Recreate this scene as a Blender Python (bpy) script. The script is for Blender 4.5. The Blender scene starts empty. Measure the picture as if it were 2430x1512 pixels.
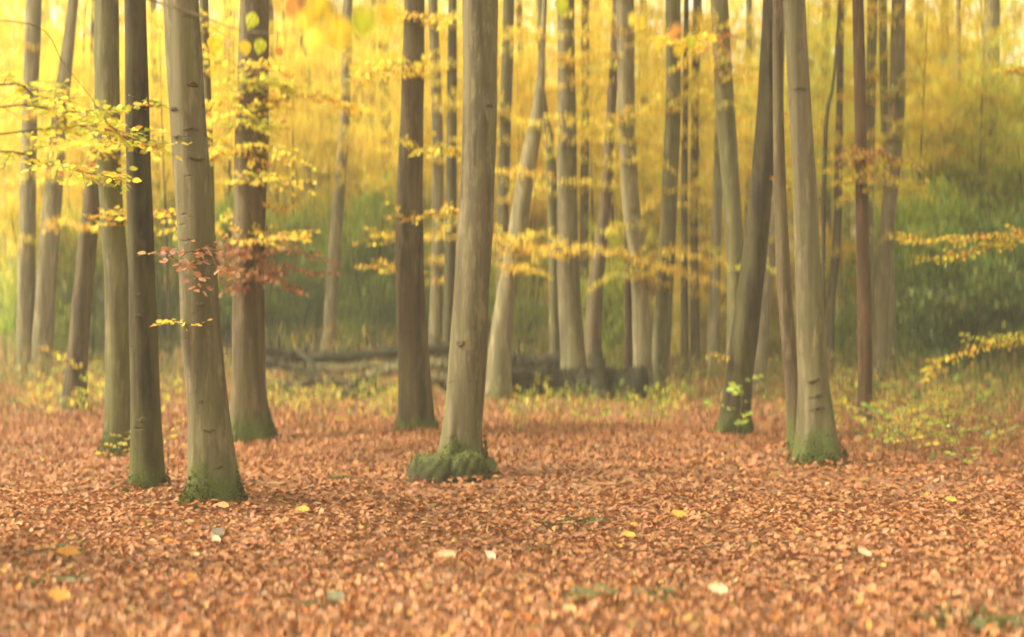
import bpy, math, random
import numpy as np

random.seed(7)
RNG = np.random.default_rng(11)
scene = bpy.context.scene
COL = scene.collection

# ------------------------------------------------------------------ camera, sky, sun, exposure
CAM_H = 1.6
FD = 3373.6            # focal length in units of the 2429 px wide view used for measuring
cam_data = bpy.data.cameras.new("camera")
cam_data.lens = 50.0
cam_data.sensor_width = 36.0
cam_data.clip_start = 0.1
cam_data.clip_end = 1500.0
cam_data.dof.use_dof = True
cam_data.dof.focus_distance = 11.8
cam_data.dof.aperture_fstop = 0.45
cam_data.dof.aperture_ratio = 3.8
cam = bpy.data.objects.new("camera", cam_data)
COL.objects.link(cam)
cam.location = (0, 0, CAM_H)
cam.rotation_euler = (math.radians(90), 0, 0)
scene.camera = cam

SUN_EL, SUN_AZ = 46.0, -98.0     # azimuth from +Y (the view direction), negative = left
world = bpy.data.worlds.new("World")
scene.world = world
world.use_nodes = True
wn = world.node_tree
wn.nodes.clear()
w_out = wn.nodes.new("ShaderNodeOutputWorld")
w_bg = wn.nodes.new("ShaderNodeBackground")
w_sky = wn.nodes.new("ShaderNodeTexSky")
w_sky.sky_type = 'NISHITA'
w_sky.sun_disc = False
w_sky.sun_elevation = math.radians(SUN_EL)
w_sky.sun_rotation = math.radians(SUN_AZ)
w_sky.air_density = 1.0
w_sky.dust_density = 4.0
w_sky.ozone_density = 0.6
w_hs = wn.nodes.new("ShaderNodeHueSaturation")     # cloud veil: most of the blue is gone
w_hs.inputs['Saturation'].default_value = 0.12
w_mul = wn.nodes.new("ShaderNodeMixRGB")
w_mul.blend_type = 'MULTIPLY'
w_mul.inputs['Fac'].default_value = 1.0
w_mul.inputs['Color2'].default_value = (1.0, 0.945, 0.75, 1)
wn.links.new(w_sky.outputs[0], w_hs.inputs['Color'])
wn.links.new(w_hs.outputs[0], w_mul.inputs['Color1'])
wn.links.new(w_mul.outputs[0], w_bg.inputs['Color'])
w_bg.inputs['Strength'].default_value = 0.13
wn.links.new(w_bg.outputs[0], w_out.inputs[0])

sun_data = bpy.data.lights.new("sun", 'SUN')
sun_data.energy = 1.5
sun_data.angle = math.radians(14)
sun_data.color = (1.0, 0.93, 0.75)
sun = bpy.data.objects.new("sun", sun_data)
COL.objects.link(sun)
sun.rotation_euler = (math.radians(90 - SUN_EL), 0, math.radians(180 - SUN_AZ))
sun.location = (-20, 20, 40)

vs = scene.view_settings
vs.view_transform = 'Standard'
vs.look = 'None'
vs.gamma = 1.0
vs.use_curve_mapping = False
vs.exposure = 2.15
scene.cycles.max_bounces = 9
scene.cycles.diffuse_bounces = 6
scene.cycles.transmission_bounces = 7
scene.cycles.volume_bounces = 0
scene.cycles.filter_width = 1.9
scene.cycles.use_denoising = True


# ------------------------------------------------------------------ helpers
def P(x, y, Y):
    """a measured place in the photograph, at distance Y, as a point of the wood"""
    return np.array([(x - 1214.5) / FD * Y, Y, CAM_H - (y - 756) / FD * Y])


def base_dist(y):
    return CAM_H * FD / (y - 756)


def gz(x, y):
    x = np.asarray(x, float); y = np.asarray(y, float)
    return (0.05 * np.sin(x * 0.55 + 1.3) * np.sin(y * 0.43 + 0.4) + 0.03 * np.sin(x * 1.7 + y * 0.9)
            + 0.012 * np.sin(x * 4.1 - y * 3.3))


def tag(o, label=None, cat=None, group=None, kind=None):
    if label: o['label'] = label
    if cat: o['category'] = cat
    if group: o['group'] = group
    if kind: o['kind'] = kind
    return o


def empty(name, loc, rz=0.0):
    o = bpy.data.objects.new(name, None)
    COL.objects.link(o)
    o.location = loc
    o.rotation_euler = (0, 0, rz)
    o.empty_display_size = 0.2
    return o


def link(name, me, parent=None, loc=None):
    o = bpy.data.objects.new(name, me)
    COL.objects.link(o)
    if parent is not None: o.parent = parent
    if loc is not None: o.location = loc
    return o


def mesh_np(name, V, loops, counts, mat, tint=None, smooth=True):
    me = bpy.data.meshes.new(name)
    V = np.asarray(V, np.float32); loops = np.asarray(loops, np.int32).ravel(); counts = np.asarray(counts, np.int32)
    me.vertices.add(len(V)); me.vertices.foreach_set('co', V.ravel())
    me.loops.add(len(loops)); me.loops.foreach_set('vertex_index', loops)
    me.polygons.add(len(counts))
    starts = np.concatenate([[0], np.cumsum(counts)[:-1]]).astype(np.int32)
    me.polygons.foreach_set('loop_start', starts)
    try: me.polygons.foreach_set('loop_total', counts)
    except Exception: pass
    if smooth: me.polygons.foreach_set('use_smooth', np.ones(len(counts), bool))
    if tint is not None:
        a = me.attributes.new('tint', 'FLOAT_COLOR', 'POINT')
        c = np.ones((len(V), 4), np.float32); c[:, :3] = tint
        a.data.foreach_set('color', c.ravel())
    me.update(calc_edges=True)
    me.validate()
    me.materials.append(mat)
    return me


# leaf outlines: x across, y along the midrib, z up
T4V = np.array([[0, 0, 0], [.33, .5, .07], [0, 1, 0], [-.33, .5, .07]], float)
T4F = [(0, 1, 2), (0, 2, 3)]
T6V = np.array([[0, 0, 0], [.27, .27, .06], [.3, .6, .07], [0, 1, 0], [-.3, .6, .07], [-.27, .27, .06]], float)
T6F = [(0, 1, 2, 3), (0, 3, 4, 5)]
T8V = np.array([[0, 0, 0], [.3, .3, .1], [0, .3, 0], [-.3, .3, .1], [.29, .66, .11], [0, .66, 0.02], [-.29, .66, .1], [0, 1, 0.0]], float)
T8F = [(0, 1, 2), (0, 2, 3), (2, 1, 4, 5), (3, 2, 5, 6), (5, 4, 7), (6, 5, 7)]


def unit(a):
    return a / np.maximum(np.linalg.norm(a, axis=1, keepdims=True), 1e-9)


def leaves_arrays(pos, d, nrm, size, TV, TF, curl=0.0):
    """pos, direction, normal (n,3); size (n)"""
    n = len(pos)
    d = unit(d)
    s = unit(np.cross(d, nrm)); u = np.cross(s, d)
    k = len(TV)
    tv = np.repeat(TV[None], n, 0)
    if curl:
        c = RNG.uniform(-.4, 1.0, (n, 1)) * curl
        tv[:, :, 2] = tv[:, :, 2] * RNG.uniform(-.6, 2.2, (n, 1)) + c * (tv[:, :, 1] - .5) ** 2 * 1.6
        tv[:, :, 0] *= RNG.uniform(.75, 1.1, (n, 1))
        tv[:, :, 0] += RNG.uniform(-.25, .25, (n, 1)) * (tv[:, :, 1]) ** 2
    tv = tv * size[:, None, None]
    V = pos[:, None] + tv[:, :, :1] * s[:, None] + tv[:, :, 1:2] * d[:, None] + tv[:, :, 2:3] * u[:, None]
    base = (np.arange(n) * k)[:, None]
    tri = [f for f in TF]
    loops = np.concatenate([base + np.array(f)[None] for f in tri], axis=1).ravel()
    counts = np.tile([len(f) for f in tri], n)
    return V.reshape(-1, 3), loops, counts, k


def leaf_mesh(name, pos, d, nrm, size, cols, mat, T='4', curl=0.0):
    TV, TF = {'4': (T4V, T4F), '6': (T6V, T6F), '8': (T8V, T8F)}[T]
    V, l, c, k = leaves_arrays(pos, d, nrm, size, TV, TF, curl)
    return mesh_np(name, V, l, c, mat, np.repeat(cols, k, 0))


def pick(pal, n, jit=0.18):
    """palette [(weight, rgb)] -> n colours"""
    w = np.array([p[0] for p in pal], float); w /= w.sum()
    c = np.array([p[1] for p in pal], float)[RNG.choice(len(pal), n, p=w)]
    c = c * (1 + RNG.normal(0, jit, (n, 1))) * (1 + RNG.normal(0, jit * .3, (n, 3)))
    return np.clip(c, .004, .9)


def flat_dirs(n, tilt=.45):
    a = RNG.uniform(0, 2 * np.pi, n)
    d = np.stack([np.cos(a), np.sin(a), RNG.normal(-.15, tilt * .6, n)], 1)
    nr = np.stack([RNG.normal(0, tilt, n), RNG.normal(0, tilt, n), np.ones(n)], 1)
    return d, nr


def tube_arrays(pts, rad, seg=6, off=0):
    pts = np.asarray(pts, float); n = len(pts)
    t = np.gradient(pts, axis=0); t = unit(t)
    ref = np.array([0, 0, 1.0]) if abs(t[0][2]) < .8 else np.array([1.0, 0, 0])
    a = unit(np.cross(t, ref[None])); b = np.cross(t, a)
    th = np.linspace(0, 2 * np.pi, seg, endpoint=False)
    V = pts[:, None] + np.asarray(rad)[:, None, None] * (np.cos(th)[None, :, None] * a[:, None] + np.sin(th)[None, :, None] * b[:, None])
    V = V.reshape(-1, 3)
    i = np.arange(n - 1)[:, None] * seg; j = np.arange(seg)[None]
    jn = (j + 1) % seg
    F = np.stack([i + j, i + jn, i + seg + jn, i + seg + j], -1).reshape(-1, 4) + off
    return V, F


class Tubes:
    def __init__(s): s.V = []; s.F = []; s.n = 0
    def add(s, pts, rad, seg=6):
        V, F = tube_arrays(pts, rad, seg, s.n)
        s.V.append(V); s.F.append(F); s.n += len(V)
    def build(s, name, mat):
        V = np.concatenate(s.V); F = np.concatenate(s.F)
        return mesh_np(name, V, F, np.full(len(F), 4), mat)


def smooth_path(pts, m):
    """Catmull-Rom through pts (n,k) -> m rows"""
    p = np.asarray(pts, float)
    if len(p) == 2:
        t = np.linspace(0, 1, m)[:, None]
        return p[0] * (1 - t) + p[1] * t
    q = np.vstack([2 * p[0] - p[1], p, 2 * p[-1] - p[-2]])
    u = np.linspace(0, len(p) - 1 - 1e-6, m)
    i = u.astype(int); f = (u - i)[:, None]
    a, b, c, d = q[i], q[i + 1], q[i + 2], q[i + 3]
    return .5 * ((2 * b) + (c - a) * f + (2 * a - 5 * b + 4 * c - d) * f ** 2 + (3 * b - a - 3 * c + d) * f ** 3)


# ------------------------------------------------------------------ materials
def new_mat(name):
    m = bpy.data.materials.new(name); m.use_nodes = True
    m.node_tree.nodes.clear()
    return m, m.node_tree.nodes, m.node_tree.links


def N(nodes, typ, **kw):
    n = nodes.new(typ)
    for k, v in kw.items():
        if k in n.inputs: n.inputs[k].default_value = v
        else: setattr(n, k, v)
    return n


def leaf_material(name, trans=.5, gloss=.03, rough=.5):
    m, n, l = new_mat(name)
    out = N(n, 'ShaderNodeOutputMaterial')
    at = N(n, 'ShaderNodeAttribute', attribute_name='tint')
    geo = N(n, 'ShaderNodeNewGeometry')
    noi = N(n, 'ShaderNodeTexNoise', Scale=45.0, Detail=2.0)
    l.new(geo.outputs['Position'], noi.inputs['Vector'])
    mr = N(n, 'ShaderNodeMapRange'); mr.inputs['From Min'].default_value = .3; mr.inputs['From Max'].default_value = .7
    mr.inputs['To Min'].default_value = .75; mr.inputs['To Max'].default_value = 1.2
    l.new(noi.outputs[0], mr.inputs['Value'])
    mu = N(n, 'ShaderNodeVectorMath', operation='SCALE')
    l.new(at.outputs['Color'], mu.inputs[0]); l.new(mr.outputs[0], mu.inputs['Scale'])
    df = N(n, 'ShaderNodeBsdfDiffuse'); tr = N(n, 'ShaderNodeBsdfTranslucent'); mx = N(n, 'ShaderNodeMixShader')
    mx.inputs[0].default_value = trans
    l.new(mu.outputs[0], df.inputs[0]); l.new(mu.outputs[0], tr.inputs[0])
    l.new(df.outputs[0], mx.inputs[1]); l.new(tr.outputs[0], mx.inputs[2])
    gl = N(n, 'ShaderNodeBsdfGlossy', Roughness=rough)
    mg = N(n, 'ShaderNodeMixShader'); mg.inputs[0].default_value = gloss
    l.new(mx.outputs[0], mg.inputs[1]); l.new(gl.outputs[0], mg.inputs[2])
    l.new(mg.outputs[0], out.inputs[0])
    return m


M_LEAF = leaf_material('autumn_leaf', .55, .02)
M_EVER = leaf_material('evergreen_leaf', .3, .05, .35)
M_LITTER = leaf_material('dry_leaf', .15, .025, .55)
M_FAR = leaf_material('far_leaf', .55, 0.0)


def bark_material(name, base, dark, algae, algae_amt=.35, moss=.0, moss_h=.3):
    m, n, l = new_mat(name)
    out = N(n, 'ShaderNodeOutputMaterial')
    bs = N(n, 'ShaderNodeBsdfPrincipled', Roughness=.82)
    bs.inputs['Specular IOR Level'].default_value = .25
    tc = N(n, 'ShaderNodeTexCoord')
    oi = N(n, 'ShaderNodeObjectInfo')
    # long vertical streaks
    mp = N(n, 'ShaderNodeMapping'); mp.inputs['Scale'].default_value = (9, 9, .55)
    ad = N(n, 'ShaderNodeVectorMath', operation='ADD')
    cx = N(n, 'ShaderNodeCombineXYZ')
    rm = N(n, 'ShaderNodeMath', operation='MULTIPLY'); rm.inputs[1].default_value = 37.0
    l.new(oi.outputs['Random'], rm.inputs[0])
    for k in range(3): l.new(rm.outputs[0], cx.inputs[k])
    l.new(tc.outputs['Object'], mp.inputs[0]); l.new(mp.outputs[0], ad.inputs[0]); l.new(cx.outputs[0], ad.inputs[1])
    n1 = N(n, 'ShaderNodeTexNoise', Scale=1.0, Detail=5.0, Roughness=.6)
    l.new(ad.outputs[0], n1.inputs['Vector'])
    r1 = N(n, 'ShaderNodeValToRGB')
    r1.color_ramp.elements[0].position = .34; r1.color_ramp.elements[0].color = (*dark, 1)
    r1.color_ramp.elements[1].position = .66; r1.color_ramp.elements[1].color = (*base, 1)
    l.new(n1.outputs[0], r1.inputs[0])
    # algae in big patches
    mp2 = N(n, 'ShaderNodeMapping'); mp2.inputs['Scale'].default_value = (3.2, 3.2, .8)
    ad2 = N(n, 'ShaderNodeVectorMath', operation='ADD')
    l.new(tc.outputs['Object'], mp2.inputs[0]); l.new(mp2.outputs[0], ad2.inputs[0]); l.new(cx.outputs[0], ad2.inputs[1])
    n2 = N(n, 'ShaderNodeTexNoise', Scale=1.0, Detail=4.0, Roughness=.65)
    l.new(ad2.outputs[0], n2.inputs['Vector'])
    r2 = N(n, 'ShaderNodeMapRange'); r2.inputs['From Min'].default_value = .42; r2.inputs['From Max'].default_value = .68
    r2.inputs['To Max'].default_value = algae_amt
    l.new(n2.outputs[0], r2.inputs['Value'])
    m1 = N(n, 'ShaderNodeMixRGB'); m1.inputs['Color2'].default_value = (*algae, 1)
    l.new(r2.outputs[0], m1.inputs[0]); l.new(r1.outputs[0], m1.inputs[1])
    # pale lichen flecks
    n5 = N(n, 'ShaderNodeTexNoise', Scale=2.6, Detail=3.0, Roughness=.7)
    l.new(ad2.outputs[0], n5.inputs['Vector'])
    r5 = N(n, 'ShaderNodeMapRange'); r5.inputs['From Min'].default_value = .52; r5.inputs['From Max'].default_value = .66; r5.inputs['To Max'].default_value = .6
    l.new(n5.outputs[0], r5.inputs['Value'])
    m5 = N(n, 'ShaderNodeMixRGB'); m5.inputs['Color2'].default_value = (base[0] * 1.5, base[1] * 1.5, base[2] * 1.5, 1)
    l.new(r5.outputs[0], m5.inputs[0]); l.new(m1.outputs[0], m5.inputs[1])
    # short horizontal scars of beech bark
    mp3 = N(n, 'ShaderNodeMapping'); mp3.inputs['Scale'].default_value = (5, 5, 16)
    ad3 = N(n, 'ShaderNodeVectorMath', operation='ADD')
    l.new(tc.outputs['Object'], mp3.inputs[0]); l.new(mp3.outputs[0], ad3.inputs[0]); l.new(cx.outputs[0], ad3.inputs[1])
    n3 = N(n, 'ShaderNodeTexNoise', Scale=1.0, Detail=3.0, Roughness=.5)
    l.new(ad3.outputs[0], n3.inputs['Vector'])
    r3 = N(n, 'ShaderNodeMapRange'); r3.inputs['From Min'].default_value = .66; r3.inputs['From Max'].default_value = .78; r3.inputs['To Max'].default_value = .45
    l.new(n3.outputs[0], r3.inputs['Value'])
    m2 = N(n, 'ShaderNodeMixRGB'); m2.inputs['Color2'].default_value = (dark[0] * .5, dark[1] * .5, dark[2] * .5, 1)
    l.new(r3.outputs[0], m2.inputs[0]); l.new(m5.outputs[0], m2.inputs[1])
    last = m2
    if moss > 0:
        sx = N(n, 'ShaderNodeSeparateXYZ'); l.new(tc.outputs['Object'], sx.inputs[0])
        n4 = N(n, 'ShaderNodeTexNoise', Scale=6.0, Detail=4.0, Roughness=.7)
        l.new(tc.outputs['Object'], n4.inputs['Vector'])
        mm = N(n, 'ShaderNodeMath', operation='MULTIPLY_ADD'); mm.inputs[1].default_value = -1.7 * moss_h * 1.6; mm.inputs[2].default_value = moss_h * .86 * 1.6
        l.new(n4.outputs[0], mm.inputs[0])
        av = N(n, 'ShaderNodeMath', operation='ADD'); l.new(sx.outputs[2], av.inputs[0]); l.new(mm.outputs[0], av.inputs[1])
        r4 = N(n, 'ShaderNodeMapRange'); r4.inputs['From Min'].default_value = moss_h * .62; r4.inputs['From Max'].default_value = moss_h * 1.15
        r4.inputs['To Min'].default_value = moss; r4.inputs['To Max'].default_value = 0
        l.new(av.outputs[0], r4.inputs['Value'])
        nm = N(n, 'ShaderNodeTexNoise', Scale=60.0, Detail=3.0); l.new(tc.outputs['Object'], nm.inputs['Vector'])
        rc = N(n, 'ShaderNodeValToRGB')
        rc.color_ramp.elements[0].position = .3; rc.color_ramp.elements[0].color = (.035, .05, .01, 1)
        rc.color_ramp.elements[1].position = .75; rc.color_ramp.elements[1].color = (.11, .12, .022, 1)
        l.new(nm.outputs[0], rc.inputs[0])
        m4 = N(n, 'ShaderNodeMixRGB'); l.new(r4.outputs[0], m4.inputs[0]); l.new(last.outputs[0], m4.inputs[1]); l.new(rc.outputs[0], m4.inputs[2])
        last = m4
    l.new(last.outputs[0], bs.inputs['Base Color'])
    bp = N(n, 'ShaderNodeBump', Strength=.85, Distance=.025)
    sm = N(n, 'ShaderNodeMath', operation='SUBTRACT'); l.new(n1.outputs[0], sm.inputs[0]); l.new(r3.outputs[0], sm.inputs[1])
    l.new(sm.outputs[0], bp.inputs['Height']); l.new(bp.outputs[0], bs.inputs['Normal'])
    l.new(bs.outputs[0], out.inputs[0])
    return m


ALG = (.115, .108, .035)
B = {
    'grey': bark_material('grey_beech_bark', (0.134, 0.106, 0.053), (0.052, 0.039, 0.018), ALG, .65, .95, .36),
    'olive': bark_material('olive_bark', (0.116, 0.097, 0.041), (0.046, 0.036, 0.013), (.11, .108, .03), .8, .8, .3),
    'brown': bark_material('brown_bark', (0.081, 0.054, 0.024), (0.024, 0.016, 0.006), (.15, .12, .05), .35, .9, .22),
    'dark': bark_material('dark_bark', (0.048, 0.034, 0.014), (0.015, 0.010, 0.004), (.12, .11, .03), .6, .7, .3),
    'pale': bark_material('pale_bark', (0.185, 0.152, 0.078), (0.081, 0.065, 0.032), ALG, .35, .5, .2),
    'red': bark_material('reddish_bark', (0.088, 0.046, 0.018), (0.027, 0.014, 0.006), (.14, .09, .04), .3, .5, .2),
    'rosy': bark_material('rosy_bark', (0.114, 0.077, 0.038), (0.044, 0.028, 0.013), ALG, .35, .9, .4),
    'log': bark_material('rotting_bark', (.040, .029, .014), (.014, .010, .005), (.03, .034, .01), .6),
    'twig': bark_material('twig_bark', (0.124, 0.089, 0.046), (0.050, 0.036, 0.018), ALG, .2),
}


def moss_material():
    m, n, l = new_mat('moss')
    out = N(n, 'ShaderNodeOutputMaterial'); bs = N(n, 'ShaderNodeBsdfPrincipled', Roughness=.95)
    tc = N(n, 'ShaderNodeTexCoord')
    a = N(n, 'ShaderNodeTexNoise', Scale=14.0, Detail=6.0, Roughness=.75); l.new(tc.outputs['Object'], a.inputs['Vector'])
    r = N(n, 'ShaderNodeValToRGB')
    r.color_ramp.elements[0].position = .3; r.color_ramp.elements[0].color = (.035, .026, .012, 1)
    e = r.color_ramp.elements.new(.47); e.color = (.045, .048, .01, 1)
    r.color_ramp.elements[-1].position = .7; r.color_ramp.elements[-1].color = (.10, .105, .017, 1)
    sx = N(n, 'ShaderNodeSeparateXYZ'); l.new(tc.outputs['Object'], sx.inputs[0])
    mz = N(n, 'ShaderNodeMath', operation='MULTIPLY_ADD'); mz.inputs[1].default_value = .9; mz.inputs[2].default_value = -.13; l.new(sx.outputs[2], mz.inputs[0])
    az = N(n, 'ShaderNodeMath', operation='ADD'); l.new(a.outputs[0], az.inputs[0]); l.new(mz.outputs[0], az.inputs[1])
    l.new(az.outputs[0], r.inputs[0]); l.new(r.outputs[0], bs.inputs['Base Color'])
    b = N(n, 'ShaderNodeTexNoise', Scale=90.0, Detail=3.0); l.new(tc.outputs['Object'], b.inputs['Vector'])
    bp = N(n, 'ShaderNodeBump', Strength=.9, Distance=.02); l.new(b.outputs[0], bp.inputs['Height']); l.new(bp.outputs[0], bs.inputs['Normal'])
    l.new(bs.outputs[0], out.inputs[0])
    return m


M_MOSS = moss_material()


def ground_material():
    m, n, l = new_mat('leafy_soil')
    out = N(n, 'ShaderNodeOutputMaterial'); bs = N(n, 'ShaderNodeBsdfPrincipled', Roughness=.9)
    geo = N(n, 'ShaderNodeNewGeometry')
    v = N(n, 'ShaderNodeTexVoronoi', Scale=14.0); v.inputs['Randomness'].default_value = 1
    wv = N(n, 'ShaderNodeTexNoise', Scale=9.0, Detail=3.0)
    l.new(geo.outputs['Position'], wv.inputs['Vector'])
    ad = N(n, 'ShaderNodeVectorMath', operation='ADD'); sc = N(n, 'ShaderNodeVectorMath', operation='SCALE'); sc.inputs['Scale'].default_value = .12
    l.new(wv.outputs['Color'], sc.inputs[0]); l.new(geo.outputs['Position'], ad.inputs[0]); l.new(sc.outputs[0], ad.inputs[1])
    l.new(ad.outputs[0], v.inputs['Vector'])
    r = N(n, 'ShaderNodeValToRGB')
    cr = r.color_ramp
    cr.elements[0].position = 0; cr.elements[0].color = (.11, .05, .022, 1)
    cr.elements[1].position = 1; cr.elements[1].color = (.3, .17, .08, 1)
    e = cr.elements.new(.35); e.color = (.18, .075, .03, 1)
    e = cr.elements.new(.7); e.color = (.26, .12, .05, 1)
    sp = N(n, 'ShaderNodeSeparateColor'); l.new(v.outputs['Color'], sp.inputs[0]); l.new(sp.outputs[0], r.inputs[0])
    l.new(r.outputs[0], bs.inputs['Base Color'])
    bp = N(n, 'ShaderNodeBump', Strength=.8, Distance=.04); l.new(v.outputs['Distance'], bp.inputs['Height']); l.new(bp.outputs[0], bs.inputs['Normal'])
    l.new(bs.outputs[0], out.inputs[0])
    return m


# ------------------------------------------------------------------ ground
def build_ground():
    xs = np.concatenate([np.linspace(-260, -24, 24)[:-1], np.linspace(-24, 24, 121), np.linspace(24, 260, 24)[1:]])
    ys = np.concatenate([np.linspace(-120, -4, 16)[:-1], np.linspace(-4, 60, 161), np.linspace(60, 420, 30)[1:]])
    X, Y = np.meshgrid(xs, ys)
    V = np.stack([X, Y, gz(X, Y)], -1).reshape(-1, 3)
    nx, ny = len(xs), len(ys)
    i = (np.arange(ny - 1)[:, None] * nx + np.arange(nx - 1)[None])
    F = np.stack([i, i + 1, i + nx + 1, i + nx], -1).reshape(-1, 4)
    o = link('ground', mesh_np('ground', V, F, np.full(len(F), 4), ground_material()))
    tag(o, 'woodland floor under a carpet of copper beech leaves', kind='structure')


build_ground()

LITTER = [(32, (0.310, 0.130, 0.040)), (28, (0.356, 0.174, 0.062)), (18, (0.270, 0.090, 0.026)), (12, (0.178, 0.081, 0.029)),
          (8, (0.414, 0.231, 0.086)), (4, (0.380, 0.154, 0.024)), (1.2, (0.483, 0.319, 0.052)), (2.2, (0.196, 0.187, 0.043)), (3, (0.230, 0.165, 0.086)), (.3, (0.575, 0.462, 0.215))]


def drift(x, y):
    return .022 * np.maximum(0, np.sin(x * 2.1 + 1.5 * np.sin(y * 1.3)) * np.sin(y * 2.6 + x * .7)) + .012 * np.sin(x * 7 + y * 5) * np.sin(y * 8 - x * 3)


def litter_points(y0, y1, dens):
    area_n = int(dens * ((.4 * (y1 ** 2 - y0 ** 2)) + 4.0 * (y1 - y0)))
    y = np.sqrt(RNG.uniform(y0 ** 2, y1 ** 2, area_n))
    x = RNG.uniform(-1, 1, area_n) * (.4 * y + 2.0)
    return x, y


def build_litter():
    parts = []
    for (y0, y1, dens, s0, shape) in ((5.0, 13, 660, .058, '8'), (13, 23, 340, .068, '6'), (23, 40, 100, .095, '6')):
        x, y = litter_points(y0, y1, dens)
        n = len(x)
        pos = np.stack([x, y, gz(x, y) + drift(x, y) + RNG.uniform(.004, .035, n)], 1)
        for t in T.values():                       # drifts piled against the trunks
            if t.Y < y1 + 2:
                bx, by = t.root.location.x, t.root.location.y
                q = np.hypot(x - bx, y - by)
                pos[:, 2] += .09 * np.exp(-(q / .42) ** 2) * (.6 + .4 * np.sin(3 * np.arctan2(y - by, x - bx) + bx * 5))
        d, nr = flat_dirs(n, .55)
        size = s0 * RNG.uniform(.65, 1.25, n)
        pos -= d / np.linalg.norm(d, axis=1, keepdims=True) * size[:, None] * .5
        pos[:, 2] = np.maximum(pos[:, 2], gz(x, y) + .006)
        TV, TF = {'6': (T6V, T6F), '8': (T8V, T8F)}[shape]
        V, l, c, k = leaves_arrays(pos, d, nr, size, TV, TF, .55)
        col = pick(LITTER, n, .13)
        col = (col * .66 + np.array([.30, .134, .058]) * .34) * np.array([.96, .91, .97])
        patch = .5 + .5 * np.sin(x * .9 + 2 * np.sin(y * .5)) * np.sin(y * .7 + x * .3)
        col = col * (.86 + .26 * patch[:, None])
        parts.append((V, l, c, np.repeat(col, k, 0)))
    off = 0; Vs = []; Ls = []; Cs = []; Ts = []
    for V, l, c, t in parts:
        Vs.append(V); Ls.append(l + off); Cs.append(c); Ts.append(t); off += len(V)
    me = mesh_np('leaf_litter', np.concatenate(Vs), np.concatenate(Ls), np.concatenate(Cs), M_LITTER, np.concatenate(Ts))
    tag(link('leaf_litter', me), 'deep carpet of fallen copper and tan beech leaves', kind='stuff')



# ------------------------------------------------------------------ shared crowns and limbs
YEL = [(40, (.85, .64, .07)), (25, (.82, .62, .06)), (14, (.76, .67, .11)), (8, (.70, .40, .05)), (6, (.54, .58, .07))]
GOLD = [(36, (.80, .60, .06)), (22, (.78, .46, .055)), (24, (.80, .68, .08)), (10, (.62, .28, .05)), (6, (.5, .5, .07))]
YGRN = [(30, (.52, .54, .07)), (26, (.66, .62, .07)), (18, (.36, .42, .06)), (16, (.74, .54, .06)), (5, (.6, .3, .05))]
OCHRE = [(28, (.62, .48, .09)), (24, (.70, .56, .08)), (30, (.42, .48, .08)), (10, (.58, .3, .06))]
GRN = [(30, (.20, .31, .055)), (26, (.29, .41, .065)), (18, (.13, .21, .045)), (16, (.40, .47, .07)), (5, (.62, .54, .07))]
DGRN = [(36, (.055, .085, .022)), (30, (.085, .125, .03)), (18, (.13, .18, .035)), (10, (.26, .28, .05)), (3, (.45, .35, .05))]
LGRN = [(34, (.36, .48, .075)), (26, (.47, .56, .075)), (16, (.25, .36, .065)), (16, (.68, .62, .07))]


def sprays_cloud(n_spray, per, centre_fn, leaf, pal, spray_len=(.5, 1.1), thick=.05, tilt=.5):
    """beech foliage in flat layered sprays; centre_fn(n) -> (n,3) spray centres"""
    c = centre_fn(n_spray)
    a = RNG.uniform(0, 2 * np.pi, n_spray)
    L = RNG.uniform(*spray_len, n_spray)
    u = RNG.uniform(-1, 1, (n_spray, per)); v = RNG.normal(0, .32, (n_spray, per)) * (1 - .5 * np.abs(u))
    x = c[:, :1] + L[:, None] * (u * np.cos(a)[:, None] - v * np.sin(a)[:, None])
    y = c[:, 1:2] + L[:, None] * (u * np.sin(a)[:, None] + v * np.cos(a)[:, None])
    z = c[:, 2:] + RNG.normal(0, thick, (n_spray, per)) - .16 * L[:, None] * u ** 2 + .1 * L[:, None] * u * RNG.uniform(-1, 1, (n_spray, 1))
    pos = np.stack([x, y, z], -1).reshape(-1, 3)
    n = len(pos)
    d, nr = flat_dirs(n, tilt)
    cl = pick(pal, n_spray, .1)
    col = np.repeat(cl, per, 0) * .55 + pick(pal, n, .2) * .45
    return pos, d, nr, leaf * RNG.uniform(.7, 1.25, n), col


def ellipsoid_fn(rx, ry, z0, z1, power=.6, lean=0.0, hole=-.28):
    """uneven crown: lobed ellipsoid between z0 and z1"""
    ph = RNG.uniform(0, 6.28, 4)
    def f(n):
        out = np.zeros((0, 3))
        while len(out) < n:
            m = n * 3
            t = RNG.beta(1.6, 1.6, m)
            th = RNG.uniform(0, 2 * np.pi, m)
            prof = np.sin(np.pi * np.clip(t, 0, 1)) ** .55
            lob = 1 + .3 * np.sin(3 * th + ph[0] + 5 * t) + .24 * np.sin(5 * th + ph[1] - 9 * t) + .2 * np.sin(17 * t + ph[2])
            r = RNG.uniform(0, 1, m) ** power * prof * lob
            p = np.stack([rx * r * np.cos(th) + lean * t, ry * r * np.sin(th), z0 + t * (z1 - z0)], 1)
            g = np.sin(p[:, 0] * 1.9 + ph[2]) * np.sin(p[:, 1] * 1.7 + ph[3]) * np.sin(p[:, 2] * 2.1 + ph[0])
            out = np.vstack([out, p[g > hole]])
        return out[:n]
    return f


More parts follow.
